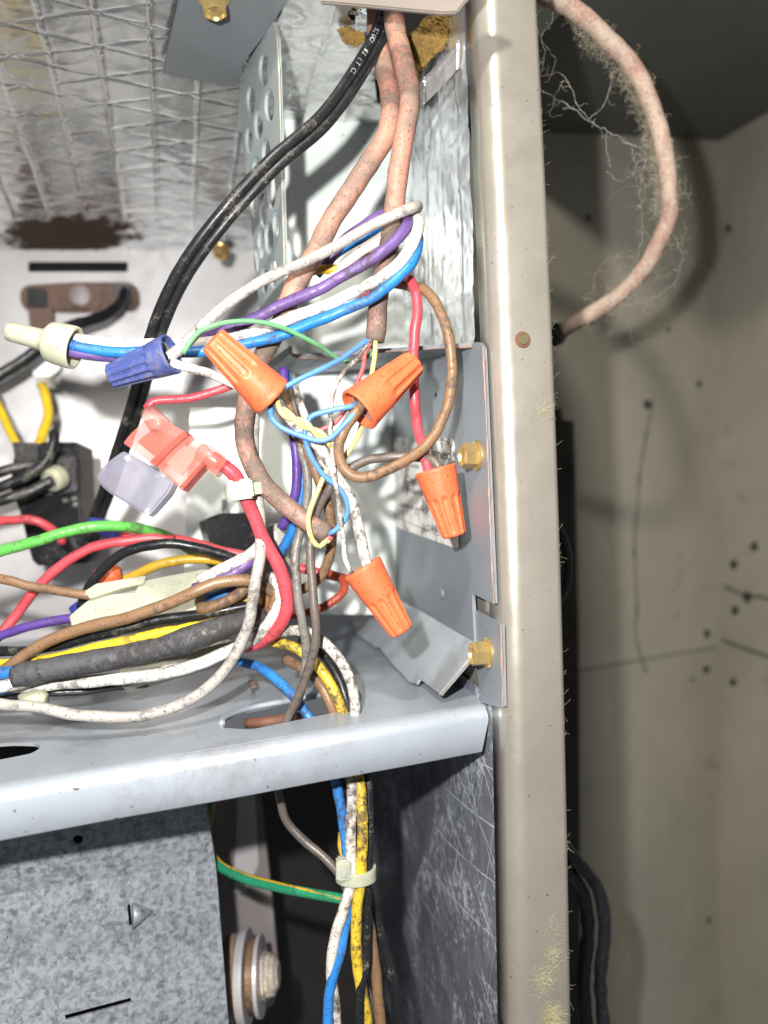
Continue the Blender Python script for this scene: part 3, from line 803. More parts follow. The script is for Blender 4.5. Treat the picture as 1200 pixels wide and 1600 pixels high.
for a, b in zip(path, path[1:]): LEN.append(LEN[-1] + (b - a).length)
pr = [p for p in sides[0]]
if sides[0][20].x > sides[1][20].x: pr = sides[1]
print_on(pr, 'CLOC  SJUC/  82 (TCI', .013, .0018)

# salmon thermostat cables and their conductors
ca_ = empty('thermostat_cable', P(515, 835, .203), 'long salmon thermostat cable ending cut open below the nuts', 'cable', 'salmon thermostat cables')
child('jacket', wtube([(584, -40, .225), (588, 40, .222), (600, 105, .217), (611, 165, .2125), (604, 212, .211), (572, 262, .210), (530, 325, .2095), (497, 385, .2085), (468, 440, .2085), (442, 495, .2085)], 32), M['salmon'], ca_, True)
child('jacket', wtube([(450, 478, .2084), (432, 515, .2085), (404, 570, .209), (386, 622, .209), (382, 680, .208), (397, 733, .206), (431, 778, .204), (475, 812, .203), (514, 836, .2025)], 30), M['salmondark'], ca_, True)
child('conductor', wtube([(508, 832, .2022), (520, 830, .2012), (538, 812, .2005), (544, 788, .1995), (531, 764, .1985), (503, 738, .1965), (483, 705, .195), (476, 675, .194), (486, 652, .1935), (515, 641, .1935), (545, 635, .1935), (562, 627, .196)], 9.5), M['bluethin'], ca_, True, 'thin blue conductor looping up to the middle wire nut')
child('conductor', wtube([(512, 842, .202), (500, 854, .2005), (488, 843, .1995), (482, 815, .199), (488, 785, .199), (502, 752, .199), (514, 725, .1995), (520, 705, .2)], 9), M['yellowthin'], ca_, True, 'thin yellow conductor bent back upward')
child('conductor', wtube([(508, 836, .2025), (519, 843, .2018)], 8), M['redthin'], ca_, True)
child('conductor', wtube([(506, 840, .2025), (514, 848, .2018)], 8), M['white'], ca_, True)
child('conductor', wtube([(503, 843, .2025), (508, 852, .2018)], 8), M['greenthin'], ca_, True)
cb_ = empty('thermostat_cable', P(583, 535, .2055), 'salmon thermostat cable hanging straight down, splitting into thin wires', 'cable', 'salmon thermostat cables')
child('jacket', wtube([(612, -40, .216), (616, 40, .212), (630, 95, .208), (641, 150, .2065), (632, 220, .206), (619, 290, .206), (613, 345, .2062)], 32), M['salmon'], cb_, True)
child('jacket', wtube([(613, 340, .2062), (605, 400, .2065), (594, 460, .206), (584, 533, .2055)], 30), M['salmondark'], cb_, True)
child('conductor', wtube([(579, 528, .2055), (562, 540, .2025), (540, 556, .199), (500, 578, .1945), (468, 593, .193), (440, 607, .192)], 9.5), M['bluethin'], cb_, True, 'thin blue conductor running left to a wire nut')
child('conductor', wtube([(582, 530, .2055), (572, 550, .204), (566, 578, .203), (554, 605, .202), (543, 635, .2005), (524, 660, .1995), (505, 670, .199), (492, 674, .1995), (478, 668, .2)], 8), M['redthin'], cb_, True, 'thin red conductor')
child('conductor', wtube([(581, 528, .205), (562, 555, .203), (540, 578, .2005), (524, 605, .198), (517, 640, .1965), (518, 690, .196), (522, 740, .197), (529, 790, .198), (536, 840, .199), (540, 875, .1995), (549, 897, .2)], 8.5), M['whitedirty'], cb_, True, 'thin white conductor dropping to the lowest nut')
child('conductor', wtube([(587, 528, .205), (586, 552, .2045), (582, 578, .204), (575, 610, .2035), (568, 650, .2025), (558, 685, .2015), (545, 705, .201), (535, 720, .2015)], 9), M['yellowthin'], cb_, True, 'thin yellow conductor')
child('conductor', wtube([(588, 530, .2065), (582, 552, .2085), (560, 562, .2085), (535, 563, .2075), (518, 553, .2055), (490, 535, .201), (455, 518, .1975), (415, 506, .1945), (375, 502, .1925), (340, 506, .191), (310, 520, .1895), (294, 537, .1885), (284, 552, .188)], 8.5), M['greenthin'], cb_, True, 'thin pale green conductor arching over to the blue nut')
child('conductor', wtube([(584, 530, .2055), (580, 543, .205)], 8), M['black'], cb_, True)

# hanging loop: grey, purple, white, blue
wire('grey', 'grey white wire topmost of the loop, rising from the blue nut', [(262, 556, .19), (285, 540, .1905), (330, 497, .193), (400, 447, .196), (480, 407, .1985), (560, 366, .2), (615, 338, .2), (640, 326, .201), (652, 321, .2045), (650, 328, .2085), (630, 345, .211), (600, 362, .2125)], 17, LW)
wire('purple', 'purple wire of the loop, from the left crimp cap', [(100, 549, .2), (130, 554, .2), (190, 556, .202), (260, 545, .2045), (320, 528, .205), (375, 508, .2035), (430, 482, .2025), (500, 450, .201), (560, 416, .2005), (610, 383, .2005), (634, 358, .202), (638, 342, .2065), (622, 332, .211), (595, 336, .2135), (560, 358, .2155), (530, 385, .217), (505, 420, .219)], 18, LW)
wire('white', 'white wire of the loop lying along the blue one', [(100, 527, .2005), (150, 535, .2015), (220, 539, .203), (300, 538, .2035), (370, 526, .2035), (430, 508, .202), (500, 481, .2), (570, 447, .199), (620, 412, .199), (648, 375, .2005), (655, 350, .204), (647, 340, .208), (625, 352, .2115), (590, 376, .2125), (555, 398, .2135), (520, 430, .216)], 18, LW)
wire('blue', 'bright blue wire lowest of the loop', [(100, 537, .199), (140, 546, .1995), (200, 549, .2005), (270, 551, .2025), (340, 545, .2035), (400, 533, .203), (460, 516, .202), (540, 485, .2), (600, 452, .1995), (638, 415, .2), (652, 380, .2025), (648, 355, .207), (628, 348, .2125), (590, 362, .2165), (550, 380, .218), (520, 402, .22), (495, 430, .222)], 17, LW)
wire('yellowold', 'short dull amber wire behind the loop', [(470, 428, .219), (500, 421, .2165), (535, 421, .2155), (560, 410, .2165), (590, 395, .219)], 15)
# red and brown from the loop
wire('red', 'pink red wire dropping from the loop into the label-side nut', [(560, 462, .219), (600, 440, .2175), (628, 430, .213), (644, 442, .2075), (650, 480, .206), (648, 530, .2065), (646, 590, .2085), (649, 635, .209), (656, 680, .206), (664, 715, .2025), (671, 740, .2005), (676, 750, .2)], 16)
wire('brown', 'tan brown wire making a wide loop right of the nuts', [(610, 440, .219), (640, 445, .2125), (662, 452, .2065), (685, 480, .203), (701, 525, .2015), (706, 580, .2015), (698, 635, .201), (674, 685, .2), (636, 719, .198), (590, 739, .1965), (555, 745, .1955), (535, 728, .195), (530, 700, .1945), (537, 672, .194), (553, 646, .1935), (568, 628, .195)], 17)
wire('taupe', 'dark taupe wire from the label-side nut to the shelf slot', [(690, 735, .2005), (678, 720, .201), (650, 713, .203), (610, 715, .2035), (570, 722, .2025), (540, 738, .202), (517, 762, .203), (499, 790, .2045), (488, 830, .2055), (486, 870, .205), (490, 920, .2045), (494, 965, .2045), (490, 1010, .205), (480, 1055, .207), (464, 1095, .2085), (450, 1122, .209), (440, 1150, .211), (436, 1200, .2135), (437, 1245, .215), (450, 1285, .216), (480, 1318, .215), (510, 1345, .213), (532, 1368, .212), (545, 1400, .212)], 14)
wire('greydark', 'grimy grey wire hanging left beside the taupe one', [(452, 610, .2085), (462, 660, .208), (472, 710, .2075), (480, 752, .208), (478, 795, .209), (467, 835, .208), (461, 870, .2065), (463, 915, .206), (470, 955, .2065), (476, 1000, .2075), (478, 1040, .209), (470, 1080, .2105), (455, 1115, .2115), (448, 1135, .213)], 14)
wire('purpled', 'dark purple wire hanging behind the salmon cable', [(443, 575, .214), (450, 620, .2135), (457, 670, .2135), (464, 720, .214), (463, 765, .215), (452, 800, .2165), (440, 825, .218)], 15)
wire('blue', 'blue wire hanging behind the salmon cable tip', [(446, 580, .2165), (455, 640, .2165), (466, 700, .2165), (472, 755, .217), (466, 800, .218), (452, 835, .2195), (438, 862, .221), (430, 885, .223)], 16)
wire('whitedirty', 'dirty white wire behind the nuts on the pale partition', [(456, 585, .2175), (464, 615, .217), (475, 650, .2155), (484, 685, .214), (496, 715, .2125), (512, 748, .2105)], 14)
wire('brown', 'brown wire running down behind the thin blue conductor', [(440, 600, .206), (452, 640, .2065), (470, 675, .2065), (487, 715, .2065), (500, 755, .2075), (512, 795, .209), (519, 835, .2105), (515, 875, .2125), (498, 905, .2145), (470, 922, .2165), (440, 925, .218), (415, 912, .2195), (398, 908, .2205)], 16)
wire('whitedirty', 'speckled white wire entering the lowest orange nut', [(432, 628, .1935), (450, 650, .194), (475, 676, .1955), (498, 700, .1975), (520, 735, .1995), (543, 768, .2005), (556, 805, .2005), (564, 845, .2), (572, 880, .2), (576, 893, .2)], 18)
tw_ = empty('twisted_pair', P(430, 630, .194), 'twisted pale yellow wires leaving the left orange nut', 'wire')
base = catmull(pts3([(428, 625, .1935), (445, 645, .1925), (470, 660, .1925), (498, 678, .194), (520, 696, .1965), (533, 706, .199)]), .0006)
Tb, Nb = frames(base)
for k in (0, 1):
    pp = []
    for i, p in enumerate(base):
        a = i * .42 + math.pi * k; b = Tb[i].cross(Nb[i]); pp.append(p + (Nb[i] * math.cos(a) + b * math.sin(a)) * .00062)
    child('strand', tube(pp, .00066, 10), M['yellowthin'], tw_, True)
wire('bluethin', 'thin blue jumper sagging between the two upper orange nuts', [(423, 632, .194), (424, 650, .193), (440, 667, .1925), (470, 680, .1925), (500, 689, .193), (518, 684, .193), (538, 664, .1925), (556, 643, .193), (570, 630, .196)], 9.5, name='thin_wire')
wire('white', 'short white wire between the blue nut and left orange nut', [(268, 566, .1895), (290, 574, .1905), (320, 583, .1955), (355, 597, .2), (385, 612, .2025)], 14)
wire('red', 'pink red wire from the fuse holder running behind the left orange nut', [(228, 640, .203), (238, 629, .203), (265, 624, .2035), (305, 620, .2045), (345, 609, .2055), (375, 600, .207), (400, 595, .21)], 13)

# wire nuts
def wire_nut(label, op, tp_, mat, nrib=10, rib0=.42, depth=.15, group='orange wire nuts'):
    ox, oy, od, ow = op; tx, ty, td, tw2 = tp_
    p0, p1 = P(ox, oy, od), P(tx, ty, td); r0 = ow / 2 * od / F; r1 = tw2 / 2 * td / F
    L = (p1 - p0).length
    root = empty('wire_nut', p0, label, 'wire nut', group)
    prof = [(.62, r0 * .45), (.45, r0 * .62), (.12, r0 * .80), (.0, r0 * .86), (-.008, r0 * .90), (-.010, r0 * .95), (.004, r0 * .995), (.03, r0)]
    nin = len(prof)
    for k in range(1, 37):
        u = .03 + .94 * k / 36; prof.append((u, r0 + (r1 - r0) * u))
    prof += [(.985, r1 * .96), (.996, r1 * .86), (1.0, r1 * .70), (.995, r1 * .5), (.99, r1 * .1)]
    def rf(j, u, a):
        if j < nin or u < rib0: return 1.0
        x = (a * nrib / (2 * math.pi)) % 1.0; x = abs(x - .5) * 2           # 0 centre of groove, 1 centre of rib
        st_ = rib0 + .05 * x * x
        e = max(0, min(1, (u - st_) / .035)); g = 1 if x < .52 else max(0, 1 - (x - .52) / .14)
        e2 = 1 if u < .93 else max(0, (1.0 - u) / .07)
        return 1 - depth * g * e * (.4 + .6 * e2)
    child('shell', lathe(p0, p1, prof, 132, rf), M[mat], root, True)
    hx = []
    ax = (p1 - p0).normalized(); n1 = ax.cross(Vector((0, 1, .1))).normalized(); n2 = ax.cross(n1)
    for i in range(150):
        a = i * .42; u = .06 + .5 * i / 150; hx.append(p0 + ax * L * u + (n1 * math.cos(a) + n2 * math.sin(a)) * r0 * (.74 - .3 * u))
    child('spring', tube(hx, .00035, 6), M['silver'], root, True)
    return root
wire_nut('orange wire nut tilted down right, left of the other orange nuts', (424, 620, .194, 71), (331, 530, .187, 46), 'orange')
wire_nut('orange wire nut with open mouth towards the viewer, in the middle', (560, 641, .1945, 74), (648, 566, .2005, 42), 'orange')
wire_nut('orange wire nut hanging in front of the worn label', (680, 733, .2, 66), (710, 838, .2005, 38), 'orange', rib0=.40)
wire_nut('lowest orange wire nut, hanging from white wires over the shelf', (566, 887, .2, 66), (629, 988, .2, 38), 'orange', rib0=.45)
wire_nut('grimy blue wire nut on the grey wire', (268, 553, .188, 64), (174, 588, .1915, 40), 'bluenut', 12, .28, .17, None)

# crimp caps
def crimp_cap(label, pts, radii, mat='nylon'):
    p0, p1 = P(*pts[0]), P(*pts[1]); k = pts[0][2] / F
    prof = [(u, r * k) for u, r in radii]
    o = lathe(p0, p1, prof, 36).build('crimp_cap', M[mat], True); tag(o, label, 'connector'); return o
crimp_cap('cream nylon crimp cap on three wires at the left', ((12, 517, .2), (118, 544, .2)), [(0, 4), (0, 12), (.02, 15), (.12, 15.5), (.45, 16.5), (.53, 18), (.58, 25), (.63, 31), (.72, 33), (.95, 34), (1, 33), (1, 29), (.7, 27), (.6, 10)])
crimp_cap('clear nylon crimp cap standing upright behind the pink wire', ((431, 818, .226), (432, 905, .226)), [(0, 3), (.01, 9), (.06, 14), (.15, 16), (.5, 17), (.60, 19), (.66, 24), (.75, 26), (1, 27), (1, 20)], 'nylonclear')
crimp_cap('small cream nylon cap lying under the grey sleeve', ((28, 1088, .212), (72, 1096, .212)), [(0, 2), (.1, 6), (.35, 11), (.6, 16), (.8, 17), (1, 12), (1, 4)])

# in-line fuse holder
fu = empty('fuse_holder', P(230, 800, .196), 'translucent pink in-line fuse holder with lavender blade fuse', 'fuse holder')
FP = Plane(P(250, 720, .1965), (-.15, -1, .12))
child('terminal_cover', slab(rpoly([(192, 692), (205, 676), (228, 655, 8), (250, 652, 8), (288, 674), (282, 690), (236, 723)], 3), FP, .0055, .0007), M['pinkclear'], fu)
child('terminal_cover', slab(rpoly([(239, 723), (287, 677), (305, 686), (327, 703), (316, 722), (279, 762)], 3), FP, .0055, .0007, off=.0004), M['pinkclear'], fu)
child('seam', slab(rpoly([(233, 722), (262, 695), (288, 672), (293, 680), (268, 702), (243, 728)], 2), FP, .0050, .0004, off=.0012), M['pinkdark'], fu)
child('seam', slab(rpoly([(279, 762), (316, 722), (320, 726), (284, 766)], 1), FP, .0040, .0003, off=.0008), M['pinkdark'], fu)
child('wire_barrel', lathe(P(228, 640, .2), P(256, 672, .199), [(0, .0006), (.02, .0016), (.2, .0023), (.6, .0026), (.8, .0028), (1, .0022)], 24), M['pinkclear'], fu, True)
child('wire_barrel', lathe(P(310, 703, .197), P(347, 728, .197), [(0, .0018), (.1, .0024), (.5, .0027), (.8, .0026), (.98, .0022), (1, .0012)], 24), M['pinkclear'], fu, True)
child('wire_barrel', slab(rpoly([(314, 724), (322, 712), (356, 717), (336, 744)], 2), FP, .003, .0004, off=-.001), M['pinkclear'], fu)
child('terminal', slab([(214, 690), (240, 668), (272, 682), (240, 712)], FP, .0010, .0002, off=-.0022), M['copperrust'], fu)
child('terminal', slab([(255, 720), (282, 692), (310, 708), (284, 742)], FP, .0010, .0002, off=-.0022), M['cut'], fu)
child('fuse_blade', slab([(250, 733), (270, 745), (266, 751), (246, 739)], FP, .0008, .0002, off=-.001), M['silver'], fu)
child('fuse_body', slab(rpoly([(149, 743, 6), (164, 724, 5), (178, 713, 5), (192, 704, 4), (271, 752, 4), (262, 770, 4), (236, 800, 3), (229, 806, 3), (170, 770, 6), (156, 758, 6)], 4), FP, .0042, .0010, off=.0006, seg=3), M['fuse'], fu)

# cable ties
def tie(label, c, axd, r, w=.0030, head=None):
    t = empty('cable_tie', c, label, 'cable tie')
    ax = axd.normalized(); n1 = ax.cross(Vector((0, 1, .05))).normalized(); n2 = ax.cross(n1); v = []; f = []; S = 36
    rx, ry = r
    for k in range(S):
        a = 2 * math.pi * k / S
        for (dr, dw) in ((0, -w / 2), (.0008, -w / 2), (.0008, w / 2), (0, w / 2)):
            v.append(c + (n1 * math.cos(a) * (rx + dr) + n2 * math.sin(a) * (ry + dr)) + ax * dw)
    for k in range(S):
        for j in range(4): f.append((k * 4 + j, k * 4 + (j + 1) % 4, ((k + 1) % S) * 4 + (j + 1) % 4, ((k + 1) % S) * 4 + j))
    child('strap', MB().add(v, f), M['nylon'], t)
    h = head; b = box3(h[0], h[1], h[2], h[1].cross(h[2]), *h[3], .0005); child('head', b, M['nylon'], t)
    b2 = box3(h[0] + h[1].cross(h[2]) * (h[3][2] * .5) * (1 if h[1].cross(h[2]).y < 0 else -1), h[1], h[2], h[1].cross(h[2]), h[3][0] * .45, h[3][1] * .5, .0007, .0002); child('latch', b2, M['nylonclear'], t)
    return t
a1 = (P(396, 765, .2) - P(356, 770, .2)).normalized(); a2 = (P(378, 795, .2) - P(372, 745, .2)).normalized(); a2 = (a2 - a1 * a2.dot(a1)).normalized()
tie('cream cable tie joining the pink and grey wires', P(382, 766, .2035), a2, (.0042, .0026), .0030, (P(377, 765, .1995), a1, a2, (.0062, .0050, .0036)))

# ------------------------------------------------------------------ harness over the shelf
wire('red', 'pink red wire from the fuse holder down to the harness', [(330, 715, .1975), (345, 724, .198), (366, 742, .199), (387, 784, .2025), (407, 832, .205), (433, 878, .207), (446, 922, .2085), (446, 958, .21), (430, 986, .213), (405, 1004, .216), (375, 1012, .219)], 21)
wire('grey', 'speckled grey white wire sagging across the shelf front', [(402, 590, .2135), (398, 640, .2125), (396, 700, .21), (401, 760, .2065), (406, 815, .2065), (406, 860, .205), (400, 905, .204), (391, 950, .204), (380, 995, .205), (362, 1032, .2055), (332, 1068, .206), (300, 1090, .2055), (255, 1110, .205), (200, 1120, .2035), (140, 1118, .2025), (75, 1108, .202), (0, 1101, .201), (-60, 1096, .2)], 18)
wire('white', 'clean white wire curving below the grey sleeve', [(-40, 1072, .212), (60, 1071, .214), (150, 1064, .215), (230, 1055, .2155), (300, 1041, .216), (360, 1018, .216), (405, 993, .2145), (431, 962, .2135), (440, 935, .214), (436, 915, .216), (420, 900, .219)], 20, HW)
sl_ = catmull(pts3([(22, 1058, .2085), (70, 1047, .209), (120, 1038, .2095), (200, 1024, .21), (260, 1010, .2105), (310, 994, .211), (355, 978, .212), (392, 965, .2135), (408, 955, .215)]), .0012)
rr_ = [(.0031 if i < len(sl_) * .55 else .0031 - .0004 * math.sin(i * .3)) * (1 + .05 * noise.noise(Vector((i * .21, 0, 0)))) for i in range(len(sl_))]
tag(tube(sl_, rr_, 20, .05).build('heat_shrink_sleeve', M['sleeve'], True), 'dusty dark grey heat shrink sleeve across the harness', 'sleeve')
wire('blue', 'blue wire stub leaving the left end of the grey sleeve', [(-30, 1058, .208), (0, 1052, .208), (40, 1048, .2085)], 19, HW)
wire('white', 'white wire stub leaving the left end of the grey sleeve', [(-30, 1078, .2075), (0, 1072, .2078), (40, 1062, .2085)], 20, HW)
wire('yellow', 'bright yellow wire above the grey sleeve', [(-30, 1040, .2155), (20, 1037, .2155), (70, 1030, .215), (120, 1020, .2145), (200, 1000, .2145), (280, 983, .215), (340, 974, .216), (385, 965, .218)], 17, HW)
wire('black', 'thin black wire between the brown and yellow harness wires', [(-30, 1018, .219), (40, 1016, .218), (100, 1006, .217), (160, 991, .2165), (230, 974, .2165), (300, 963, .217), (350, 955, .218), (395, 945, .2195)], 16, HW)
wire('tan', 'brown wire rising over the cream connector and curling back', [(-20, 1060, .2115), (10, 1043, .2115), (50, 1015, .2115), (110, 988, .2115), (200, 965, .211), (265, 943, .2105), (310, 923, .2105), (350, 910, .2115), (390, 908, .2135), (412, 918, .215), (432, 929, .2165), (455, 930, .2175)], 19)
wire('tan', 'short brown wire leaving the right end of the connector', [(310, 951, .2165), (345, 942, .2155), (375, 928, .2155), (393, 908, .218), (396, 925, .221), (400, 950, .223)], 18)
wire('orangebrown', 'orange brown wire curling down behind the grey wire', [(405, 915, .2185), (413, 930, .2175), (412, 955, .218), (405, 975, .219)], 17)
wire('tan', 'brown wire arching under the pink wire end', [(440, 920, .2165), (432, 935, .2155), (424, 952, .2155), (412, 972, .217)], 16)
wire('yellow', 'short yellow wire behind the connector end', [(330, 956, .2215), (360, 950, .2205), (385, 938, .221), (400, 925, .223)], 17, HW)
wire('blue', 'short blue wire tucked behind the brown loop', [(325, 936, .2235), (350, 928, .2225), (372, 918, .2235), (385, 905, .226)], 18, HW)
wire('white', 'short white wire at the connector corner over purple', [(310, 906, .2185), (335, 896, .217), (365, 881, .217), (398, 862, .218), (410, 845, .222)], 18, HW)
wire('purple', 'short purple wire at the connector corner under white', [(302, 921, .2185), (335, 911, .217), (370, 893, .217), (398, 873, .219), (412, 855, .223)], 18, HW)
wire('tan', 'thin brown wire entering the connector from the left', [(-40, 897, .22), (10, 907, .221), (60, 918, .2215), (110, 926, .2215), (140, 929, .222)], 15, HW)
wire('purpled', 'violet wire entering the connector from lower left', [(-40, 1010, .222), (0, 993, .222), (40, 980, .222), (80, 971, .2225), (115, 967, .2225)], 15, HW)
wire('red', 'long pink wire climbing from lower left across the connector', [(-30, 1018, .225), (5, 985, .2265), (30, 952, .228), (60, 918, .229), (95, 884, .23), (135, 860, .231), (180, 848, .232), (230, 842, .2335), (270, 845, .235)], 16, HW)
wire('red', 'pink wire running right behind the crimp cap', [(188, 834, .238), (230, 838, .2385), (290, 846, .239), (350, 860, .239), (420, 876, .239), (490, 893, .239), (545, 906, .239), (560, 912, .241)], 15, HW)
wire('red', 'pink wire bending into the black module at far left', [(-30, 822, .262), (15, 813, .262), (50, 813, .262), (78, 826, .264), (98, 848, .268)], 14, HW)
wire('redor', 'orange red wire looping back behind the brown wires', [(450, 962, .229), (480, 957, .228), (515, 943, .2275), (538, 924, .229), (536, 906, .232), (515, 895, .236)], 13, HW)
wire('green', 'bright green wire across the back of the harness', [(-30, 872, .221), (10, 860, .222), (60, 844, .2225), (110, 830, .224), (160, 823, .227), (205, 823, .231), (245, 832, .237), (280, 848, .244), (310, 865, .251), (330, 880, .257)], 17, HW)
wire('black', 'black wire arching above the cream connector', [(128, 950, .229), (134, 930, .2285), (150, 900, .2275), (180, 871, .227), (215, 855, .227), (260, 850, .2275), (310, 855, .229), (350, 866, .231), (385, 882, .233)], 16, HW)
wire('yellowold', 'amber wire behind the cream connector', [(185, 908, .239), (220, 893, .239), (260, 879, .2395), (305, 872, .2405), (350, 876, .242), (370, 882, .244)], 15, HW)
wire('blue', 'blue wire under the white harness wire at lower left', [(-30, 1086, .2215), (40, 1083, .2225), (100, 1077, .2225), (150, 1072, .2235), (200, 1062, .225)], 14, HW)
wire('black', 'black wire under the grey sleeve at the left edge', [(-30, 1095, .2165), (20, 1090, .2165), (60, 1083, .217), (150, 1078, .2215), (230, 1066, .2245)], 13, HW)
# connector housings
CN = Plane(P(220, 940, .222), (.05, -1, .55))
con = empty('connector', P(220, 965, .224), 'cream nylon plug connector lying in the harness', 'connector')
child('plug', slab(rpoly([(108, 962, 3), (134, 940, 3), (150, 930, 2), (212, 925, 3), (214, 968, 2), (114, 988, 3)], 2), CN, .009, .0006), M['nylon'], con)
child('socket', slab(rpoly([(212, 922, 2), (222, 907, 3), (318, 889, 3), (329, 892, 3), (318, 960, 3), (206, 978, 3)], 2), CN, .010, .0006, off=.0006), M['nylon'], con)
child('latch', slab(rpoly([(132, 924, 2), (150, 912, 2), (228, 899, 2), (224, 912, 2), (188, 919, 2), (140, 935, 2)], 2), CN, .003, .0004, off=.0016), M['nylon'], con)
CN2 = Plane(P(280, 1020, .2235), (.05, -1, .5))
tag(slab(rpoly([(182, 1052, 4), (200, 1000, 4), (330, 985, 4), (372, 1000, 4), (362, 1024, 4), (260, 1052, 4), (190, 1074, 4)], 3), CN2, .008, .0008).build('connector', M['nylonclear']), 'yellowed clear connector under the grey sleeve', 'connector')
ob = lathe(P(148, 905, .236), P(188, 895, .236), [(0, .0012), (.1, .0028), (.4, .0034), (.8, .0030), (1, .0020)], 24).build('wire_nut', M['orange'], True)
tag(ob, 'blurred orange wire nut behind the cream connector', 'wire nut')
nv_ = slab(rpoly([(132, 822), (140, 808), (168, 812), (200, 822), (212, 832), (174, 846)], 4), Plane(P(170, 825, .243), (0, -1, .2)), .005, .0008)
tag(nv_.build('crimp_cap', M['navy']), 'dark blue insulator behind the green wire', 'connector')
tag(slab(rpoly([(106, 950), (118, 940), (140, 938), (140, 950), (112, 962)], 2), Plane(P(120, 950, .228), (0, -1, .2)), .004, .0006).build('crimp_cap', M['navy']), 'small dark blue insulator at the left end of the connector', 'connector')

# wires that go down through the slot
SW = 'wires dropping through the shelf slot'
below = lambda k: None
tieC = P(552, 1366, .2105)
def dropwire(mat, label, up, down, w, group=SW): return wire(mat, label, up + down, w, group)
dropwire('whitedirty', 'speckled white wire arching over the shelf and down the slot', [(390, 1003, .219), (430, 988, .2165), (465, 985, .2145), (500, 998, .2125), (527, 1025, .211), (546, 1060, .21), (553, 1095, .21)],
         [(554, 1140, .2105), (553, 1200, .2105), (550, 1270, .2095), (549, 1340, .2085), (549, 1375, .2085), (540, 1415, .2085), (525, 1465, .2085), (519, 1520, .209), (524, 1580, .21), (530, 1650, .211)], 17)
dropwire('yellowdirty', 'grimy yellow wire arching over the shelf and down the slot', [(385, 1012, .222), (420, 1003, .22), (455, 1008, .2175), (487, 1030, .2155), (512, 1062, .214), (529, 1098, .213)],
         [(545, 1145, .213), (560, 1200, .212), (567, 1260, .2095), (567, 1330, .2085), (563, 1380, .2085), (558, 1430, .209), (558, 1490, .2095), (566, 1550, .2105), (580, 1650, .212)], 17)
dropwire('bluedirty', 'blue wire crossing the shelf and down the slot', [(340, 1020, .236), (372, 1032, .231), (405, 1043, .226), (435, 1063, .2215), (462, 1090, .2175), (482, 1115, .2145)],
         [(500, 1150, .214), (518, 1195, .213), (530, 1245, .212), (539, 1300, .211), (544, 1360, .2105), (546, 1410, .2105), (536, 1465, .2095), (521, 1520, .2085), (514, 1570, .208), (512, 1650, .208)], 16)
dropwire('blackdusty', 'black wire beside the yellow one, down the slot', [(470, 998, .2225), (500, 1020, .219), (525, 1055, .216), (541, 1095, .214)],
         [(560, 1150, .2145), (572, 1210, .2135), (576, 1280, .212), (576, 1350, .211), (574, 1400, .2105), (573, 1450, .2105), (572, 1500, .2105), (564, 1550, .2095), (560, 1650, .2095)], 14)
dropwire('brown', 'brown wire left of the yellow one, down the slot', [(445, 1030, .2245), (475, 1045, .2195), (500, 1070, .217), (517, 1102, .2155)],
         [(532, 1150, .2165), (545, 1200, .2165), (556, 1270, .2165), (562, 1350, .2155), (572, 1420, .2155), (582, 1480, .2155), (590, 1540, .2155), (600, 1650, .2155)], 17)
wire('blackdusty', 'dark cable at the far right of the hanging bundle', [(572, 1380, .222), (585, 1430, .221), (600, 1480, .221), (615, 1540, .221), (630, 1650, .221)], 18)
wire('greydark', 'grey wire behind the blue one below the shelf', [(520, 1180, .2185), (535, 1230, .218), (543, 1290, .2165), (548, 1350, .2155), (552, 1400, .2155), (560, 1470, .2165), (575, 1560, .2165), (585, 1640, .217)], 12)
tie('cream cable tie round the bundle below the shelf', P(556, 1364, .2115), (P(556, 1400, .2115) - P(554, 1330, .2115)), (.0046, .0042), .0032, (P(537, 1357, .2085), Vector((1, .1, 0)).normalized(), Z, (.0040, .0055, .004)))
gy = empty('earth_wire', P(570, 1408, .214), 'green and yellow earth wire crossing the dark space under the shelf', 'wire')
gp_ = pts3([(338, 1210, .262), (328, 1262, .258), (325, 1305, .253), (335, 1345, .245), (375, 1370, .237), (430, 1385, .23), (490, 1397, .222), (545, 1406, .2155), (575, 1410, .2135)])
gpath = catmull(gp_, .001); child('insulation', tube(gpath, .0014, 14), M['greenthin'] if False else plastic('earth_green', (.02, .27, .13), .3), gy, True)
Tg, Ng = frames(gpath); sp1 = []
for i, p in enumerate(gpath):
    view = p.normalized(); lat = Tg[i].cross(view).normalized(); a = .5 + .9 * math.sin(i * .05)
    sp1.append(p - view * .00085 * math.cos(a * .9) + lat * .0009 * math.sin(a))
child('stripe', tube(sp1, .00072, 10), M['yellowold'], gy, True)
wire('yellowold', 'short green yellow stub behind the lower cable tie', [(535, 1300, .2165), (534, 1320, .2155), (540, 1345, .2145)], 12)

# ------------------------------------------------------------------ below the shelf: galvanised box
bx = empty('burner_box', P(160, 1600, .215), 'spangled galvanised box below the shelf at lower left', 'box')
UPB = Vector((-.12, 0, 1)).normalized()
exb = (P(312, 1260, .236) - P(0, 1308, .214)).normalized()
BXU = Plane(P(0, 1400, .2135), exb.cross(Vector((-.10, -.16, 1)))); BXL = Plane(P(0, 1400, .2135), exb.cross(Vector((-.10, .10, 1))))
split = lambda x: 1400 - 52 * x / 325.0
child('upper_face', sheet([(-200, 1320), (300, 1236), (308, 1236), (327, split(327)), (-200, split(-200))], BXU, .0009, [ellipse(122, 1312, 8, 7, 18)]), M['spangle'], bx)
child('lower_face', sheet([(-200, split(-200)), (327, split(327)), (352, 1660), (-200, 1700)], BXL, .0009, [[(101, 1586), (204, 1559), (206, 1566), (103, 1594)], [(199, 1414), (203, 1412), (207, 1445), (202, 1447)]]), M['spangle'], bx)
